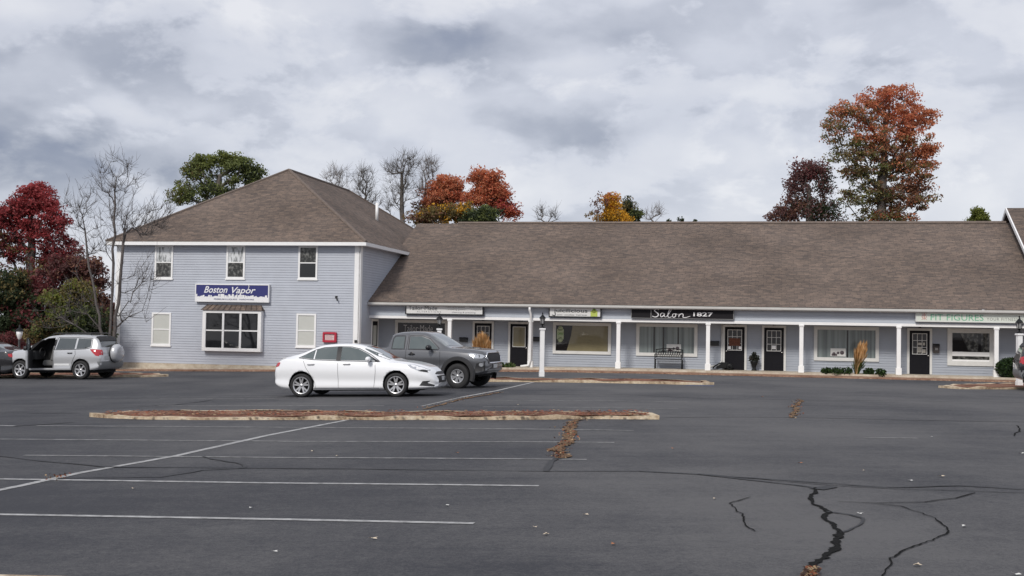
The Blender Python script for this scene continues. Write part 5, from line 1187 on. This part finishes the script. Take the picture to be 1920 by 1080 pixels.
def suv(label, paint, opendoor=False, spare=True, name='parked_suv'):
    e = empty(name, label, 'suv')
    # local +x forward
    sp = dict(paint=paint, W=.90, axles=(.80, 3.46), wr=.355, arch=.40, archdz=.03, sillz=.36,
        top=[(0, 1.02), (.03, 1.10), (.10, 1.30), (.25, 1.56), (.42, 1.65), (.9, 1.695), (1.6, 1.71), (2.2, 1.68), (2.55, 1.60), (2.9, 1.44), (3.2, 1.26), (3.4, 1.16), (3.8, 1.10), (4.1, 1.02), (4.28, .90), (4.36, .75), (4.38, .68)],
        belt=[(0, .95), (.15, 1.12), (.6, 1.17), (1.5, 1.13), (3.0, 1.07), (3.6, 1.03), (4.1, .9), (4.38, .62)],
        width=[(0, .76), (.06, .82), (.25, .875), (.8, .90), (3.5, .90), (3.95, .87), (4.2, .78), (4.33, .66), (4.38, .55)],
        bottom=[(0, .50), (.1, .38), (.5, .30), (3.8, .28), (4.2, .28), (4.38, .36)],
        roofw=[(0, .70), (.25, .64), (.9, .64), (2.2, .64), (2.8, .62), (3.3, .70), (4.0, .66), (4.38, .4)])
    if opendoor: sp['cutboxes'] = [dict(poly=[(2.02, .42), (2.0, 1.14), (2.06, 1.58), (2.4, 1.56), (2.75, 1.42), (3.02, 1.12), (3.04, .60), (2.95, .42)], y=(.15, 1.2))]
    body, bvh = car_body(sp, e)
    for s_ in (-1, 1):
        gl = mat('suv_glass', (.05, .06, .062), .03, spec=.9, coat=.8)
        decal('side_window', [(.42, 1.24), (.62, 1.18), (1.02, 1.16), (1.02, 1.55), (.46, 1.53)], 'y', bvh, gl, e, .004, .1, s_)
        decal('side_window', [(1.10, 1.155), (1.10, 1.555), (1.86, 1.56), (1.93, 1.14)], 'y', bvh, gl, e, .004, .1, s_)
        if not (opendoor and s_ == 1): decal('side_window', [(2.04, 1.13), (2.06, 1.55), (2.4, 1.53), (2.72, 1.38), (2.98, 1.12)], 'y', bvh, gl, e, .004, .1, s_)
        seam('window_trim', [(.38, 1.22), (.42, 1.56), (1.1, 1.585), (1.92, 1.585), (1.98, 1.12), (1.05, 1.14), (.6, 1.16), (.38, 1.22)], .022, bvh, M_BLACK, e, s_, .006)
        seam('door_gap', [(1.06, 1.15), (1.02, .95), (1.2, .6), (1.24, .36)], .014, bvh, M_SEAM, e, s_); seam('door_gap', [(1.99, 1.6), (1.99, .4)], .014, bvh, M_SEAM, e, s_)
        if not (opendoor and s_ == 1): seam('door_gap', [(3.06, 1.1), (3.06, .4)], .014, bvh, M_SEAM, e, s_)
        h, _, _, _ = bvh.ray_cast(Vector((1.25, 5 * s_, 1.0)), Vector((0, -s_, 0))); m = MB(); m.tube([(1.16, h.y, 1.0), (1.19, h.y + s_ * .03, 1.0), (1.34, h.y + s_ * .03, 1.0), (1.37, h.y, 1.0)], .018, 6); m.build('door_handle', M_DARK, e)
        decal('side_moulding', [(1.28, .52), (1.28, .60), (1.95, .60), (1.95, .52)], 'y', bvh, mat('silver_light', (.66, .67, .68), .35, coat=.5), e, .012, .1, s_)
        decal('taillight', [(.02, 1.0), (.02, 1.12), (.22, 1.14), (.42, 1.14), (.30, 1.02), (.16, .90), (.06, .88)], 'y', bvh, M_TAIL, e, .008, .06, s_)
        decal('taillight', [(s_ * .62, .92), (s_ * .62, 1.12), (s_ * .82, 1.12), (s_ * .82, .92)], 'x', bvh, M_TAIL, e, .008, .06, -1)
        decal('headlight', [(3.9, .98), (4.2, .9), (4.3, .78), (4.15, .76), (3.95, .86)], 'y', bvh, M_HEAD, e, .006, .06, s_)
        m = MB(); m.tube([(.5, s_ * .60, 1.68), (.58, s_ * .60, 1.745), (2.1, s_ * .60, 1.755), (2.25, s_ * .60, 1.69)], .022, 6); m.build('roof_rail', M_DARK, e)
        if not (opendoor and s_ == 1): mirror(e, 2.9, s_ * .86, 1.16, paint, s_)
        for ax in sp['axles']:
            wheel(e, ax, s_ * .80, .355, .235, .23, (6, (0,), .2, (.035, .03)), s_)
        # grey wheel arch lips
    decal('rear_window', [(-.6, 1.22), (-.55, 1.55), (.55, 1.55), (.6, 1.22)], 'x', bvh, gl, e, .006, .08, -1)
    decal('rear_bumper', [(-.80, .42), (-.82, .68), (.82, .68), (.80, .42)], 'x', bvh, mat('bumper_grey', (.20, .205, .21), .45), e, .02, .1, -1)
    decal('number_plate', [(-.02 + .18, .74), (.18, .88), (.5, .88), (.5, .74)], 'x', bvh, M_PLATE, e, .014, .1, -1)
    if spare:
        m = MB(); m.lathe([(0, -.30), (.22, -.30), (.30, -.27), (.345, -.20), (.35, -.04), (.30, .0), (0, 0)], (0.02, -.12, .98), 'x', 36); m.build('spare_wheel_cover', paint, e, fix=True)
        m = MB(); m.lathe([(.352, -.08), (.36, -.07), (.36, -.03), (.352, -.02)], (0.02, -.12, .98), 'x', 36); m.build('spare_wheel_band', M_DARK, e)
    decal('windscreen', [(2.5, -.56), (2.5, .56), (3.28, .68), (3.28, -.68)], 'z', bvh, gl, e, .004, .12)
    decal('spoiler', [(.17, -.55), (.17, .55), (.34, .58), (.34, -.58)], 'z', bvh, M_DARK, e, .03, .1)
    m = MB(); m.box((.3, -.7, .24), (4.0, .7, .34)); m.build('underbody', M_VOID, e)
    if opendoor:
        # the door, swung out about its front edge on the near (+y) side
        h = empty('front_door', None, None); h.parent = e; h.location = (3.0, .87, 0); h.rotation_euler = (0, 0, R(-62))
        m = MB(); pr = [(0, .42), (-.93, .42), (-.98, .9), (-.98, 1.13), (0.0, 1.10)]
        m.prism([(x, -.04, z) for x, z in pr], (0, .08, 0)); m.build('door_panel', paint, h, bevel=.015)
        m = MB(); m.prism([(x * .94 - .03, -.075, .03 + z * .97) for x, z in pr], (0, .033, 0)); m.build('door_lining', M_DARK, h)
        m = MB(); m.tube([(0, 0, 1.1), (-.30, -.01, 1.42), (-.62, -.02, 1.56), (-.95, -.02, 1.58), (-.98, 0, 1.13)], .025, 6); m.build('window_frame', M_BLACK, h)
        m = MB(); m.face([(-.02, 0, 1.11), (-.30, -.01, 1.41), (-.62, -.02, 1.55), (-.94, -.02, 1.57), (-.97, 0, 1.13)]); m.build('door_glass', mat('clear_glass', (.08, .09, .09), .02, trans=.8), h, fix=False)
        m = MB(); m.lathe([(0, -.12), (.07, -.1), (.1, 0), (.07, .11), (0, .12)], (-.08, .14, 1.18), 'y', 12); m.build('side_mirror', M_DARK, h, fix=False)
        m = MB(); m.box((2.1, .2, .5), (2.62, .68, .72)); m.prism([(2.12, .2, .7), (2.3, .2, .7), (2.14, .2, 1.3), (2.0, .2, 1.3)], (0, .48, 0)); m.build('front_seat', mat('seat_cloth', (.13, .13, .13), .9), e, bevel=.04)
        m = MB(); m.lathe([(.17, -.015), (.185, 0), (.17, .015), (.155, 0), (.17, -.015)], (0, 0, 0), 'x', 20); o = m.build('steering_wheel', M_DARK, e, (2.78, .45, 1.02), fix=False)
        m = MB(); m.box((2.88, .16, .75), (3.03, .75, 1.08)); m.build('dashboard', mat('dash_grey', (.05, .05, .052), .7), e)
    return e
su = suv('silver SUV with open front door and rear spare wheel before the left corner', M_SPAINT, True); HS = 180 - 15
# near side for a left-facing car is +y local
place(su, anchor(150, 711.5, .80, .90, HS), HS)
dk = sedan('dark car cut off by the left picture edge, red taillight beside the silver SUV', paint=M_BPAINT); 
HK = 180 - 14
place(dk, anchor(22, 710.5, .05, .80, HK), HK)
rk = suv('black SUV cut off by the right picture edge', M_BPAINT, False, False); place(rk, anchor(1909, 732, 0.02, -.2, -14), -14)

# ------------------------------------------------------------------ fallen leaves and litter
LF = [mat('dead_leaf', (.34, .14, .06), .8), mat('pale_leaf', (.52, .44, .34), .8), mat('litter_paper', (.62, .62, .60), .8)]
def leafobj(mt, s):
    m = MB(); pts = [(s * (1 if k % 2 == 0 else .5) * math.cos(k * math.pi / 5), s * (1 if k % 2 == 0 else .5) * math.sin(k * math.pi / 5) * .8, s * .18 * math.sin(k * 1.3) + s * .25) for k in range(10)]
    c = (0, 0, .004)
    for k in range(10): m.face([c, pts[k], pts[(k + 1) % 10]])
    return m.build('fallen_leaf', mt, fix=False)
base_l = [leafobj(m_, .032) for m_ in LF]; used = set()
for k, (px, py, t) in enumerate([(857, 849, 0), (1262, 841, 0), (1098, 965, 1), (470, 952, 2), (1429, 744, 0), (1612, 963, 2), (1747, 819, 2), (1915, 850, 2), (1808, 987, 2), (1707, 901, 2), (1620, 882, 1), (1765, 893, 1), (632, 855, 1), (515, 1034, 2), (586, 846, 1), (970, 759, 1), (250, 916, 1), (1720, 1060, 1), (1905, 1077, 2), (838, 948, 2), (1003, 988, 1), (1024, 1002, 1), (1500, 868, 0), (1340, 935, 1), (700, 1010, 1), (1150, 1020, 0)]):
    o = base_l[t] if t not in used else base_l[t].copy()
    if t in used: COL.objects.link(o)
    used.add(t); o.location = P(px, py, .01); o.rotation_euler = (0, 0, k * 1.7); s_ = .7 + .5 * ((k * 37) % 10) / 10; o.scale = (s_ * 1.3, s_, s_)
    tag(o, {0: 'single rust-brown fallen leaf lying on the dark asphalt', 1: 'single pale tan fallen leaf lying on the dark asphalt', 2: 'small whitish curled leaf or scrap lying on the asphalt'}[t], 'leaf', 'fallen leaves scattered over the parking lot')
# clumps of leaf litter on the island
m = MB(); rs = random.Random(4)
for k in range(1500):
    px = rs.uniform(200, 1215); py = rs.uniform(770.5, 784); p = P(px, py, .10 if py < 780 else .01); a = rs.random() * 6.28; s_ = rs.uniform(.02, .05)
    if py > 783 and rs.random() < .6: continue
    p.z += rs.uniform(0, .02)
    q = [p + Vector((s_ * math.cos(a + j * 1.57), s_ * math.sin(a + j * 1.57), rs.uniform(0, .02))) for j in range(4)]; m.face(q, rs.choice((0, 0, 1, 2)))
for path, n_, sp_ in (([(1086, 787), (1062, 806), (1070, 822), (1050, 845), (1045, 860)], 280, .08), ([(1498, 750), (1493, 762), (1488, 784)], 110, .07), ([(790, 768), (870, 748), (940, 736)], 110, .10), ([(1523, 1070), (1514, 1092)], 160, .025), ([(110, 897), (105, 893), (118, 905)], 30, .07)):
    for k in range(n_):
        t = rs.random() * (len(path) - 1); i_ = int(t); a_, b_ = path[i_], path[i_ + 1]; f_ = t - i_; p = P(a_[0] + (b_[0] - a_[0]) * f_, a_[1] + (b_[1] - a_[1]) * f_, .016); p += Vector((rs.gauss(0, sp_), rs.gauss(0, sp_), rs.uniform(0, .02))); a = rs.random() * 6.28; s_ = rs.uniform(.008, .024)
        m.face([p + Vector((s_ * math.cos(a + j * 1.57), s_ * math.sin(a + j * 1.57), rs.uniform(0, .03))) for j in range(4)], rs.choice((0, 1, 2, 2)))
tag(m.build('leaf_litter', [leafmat('litter_rust', (.30, .10, .05)), leafmat('litter_tan', (.42, .30, .18)), leafmat('litter_dark', (.07, .04, .03))], fix=False), kind='stuff')
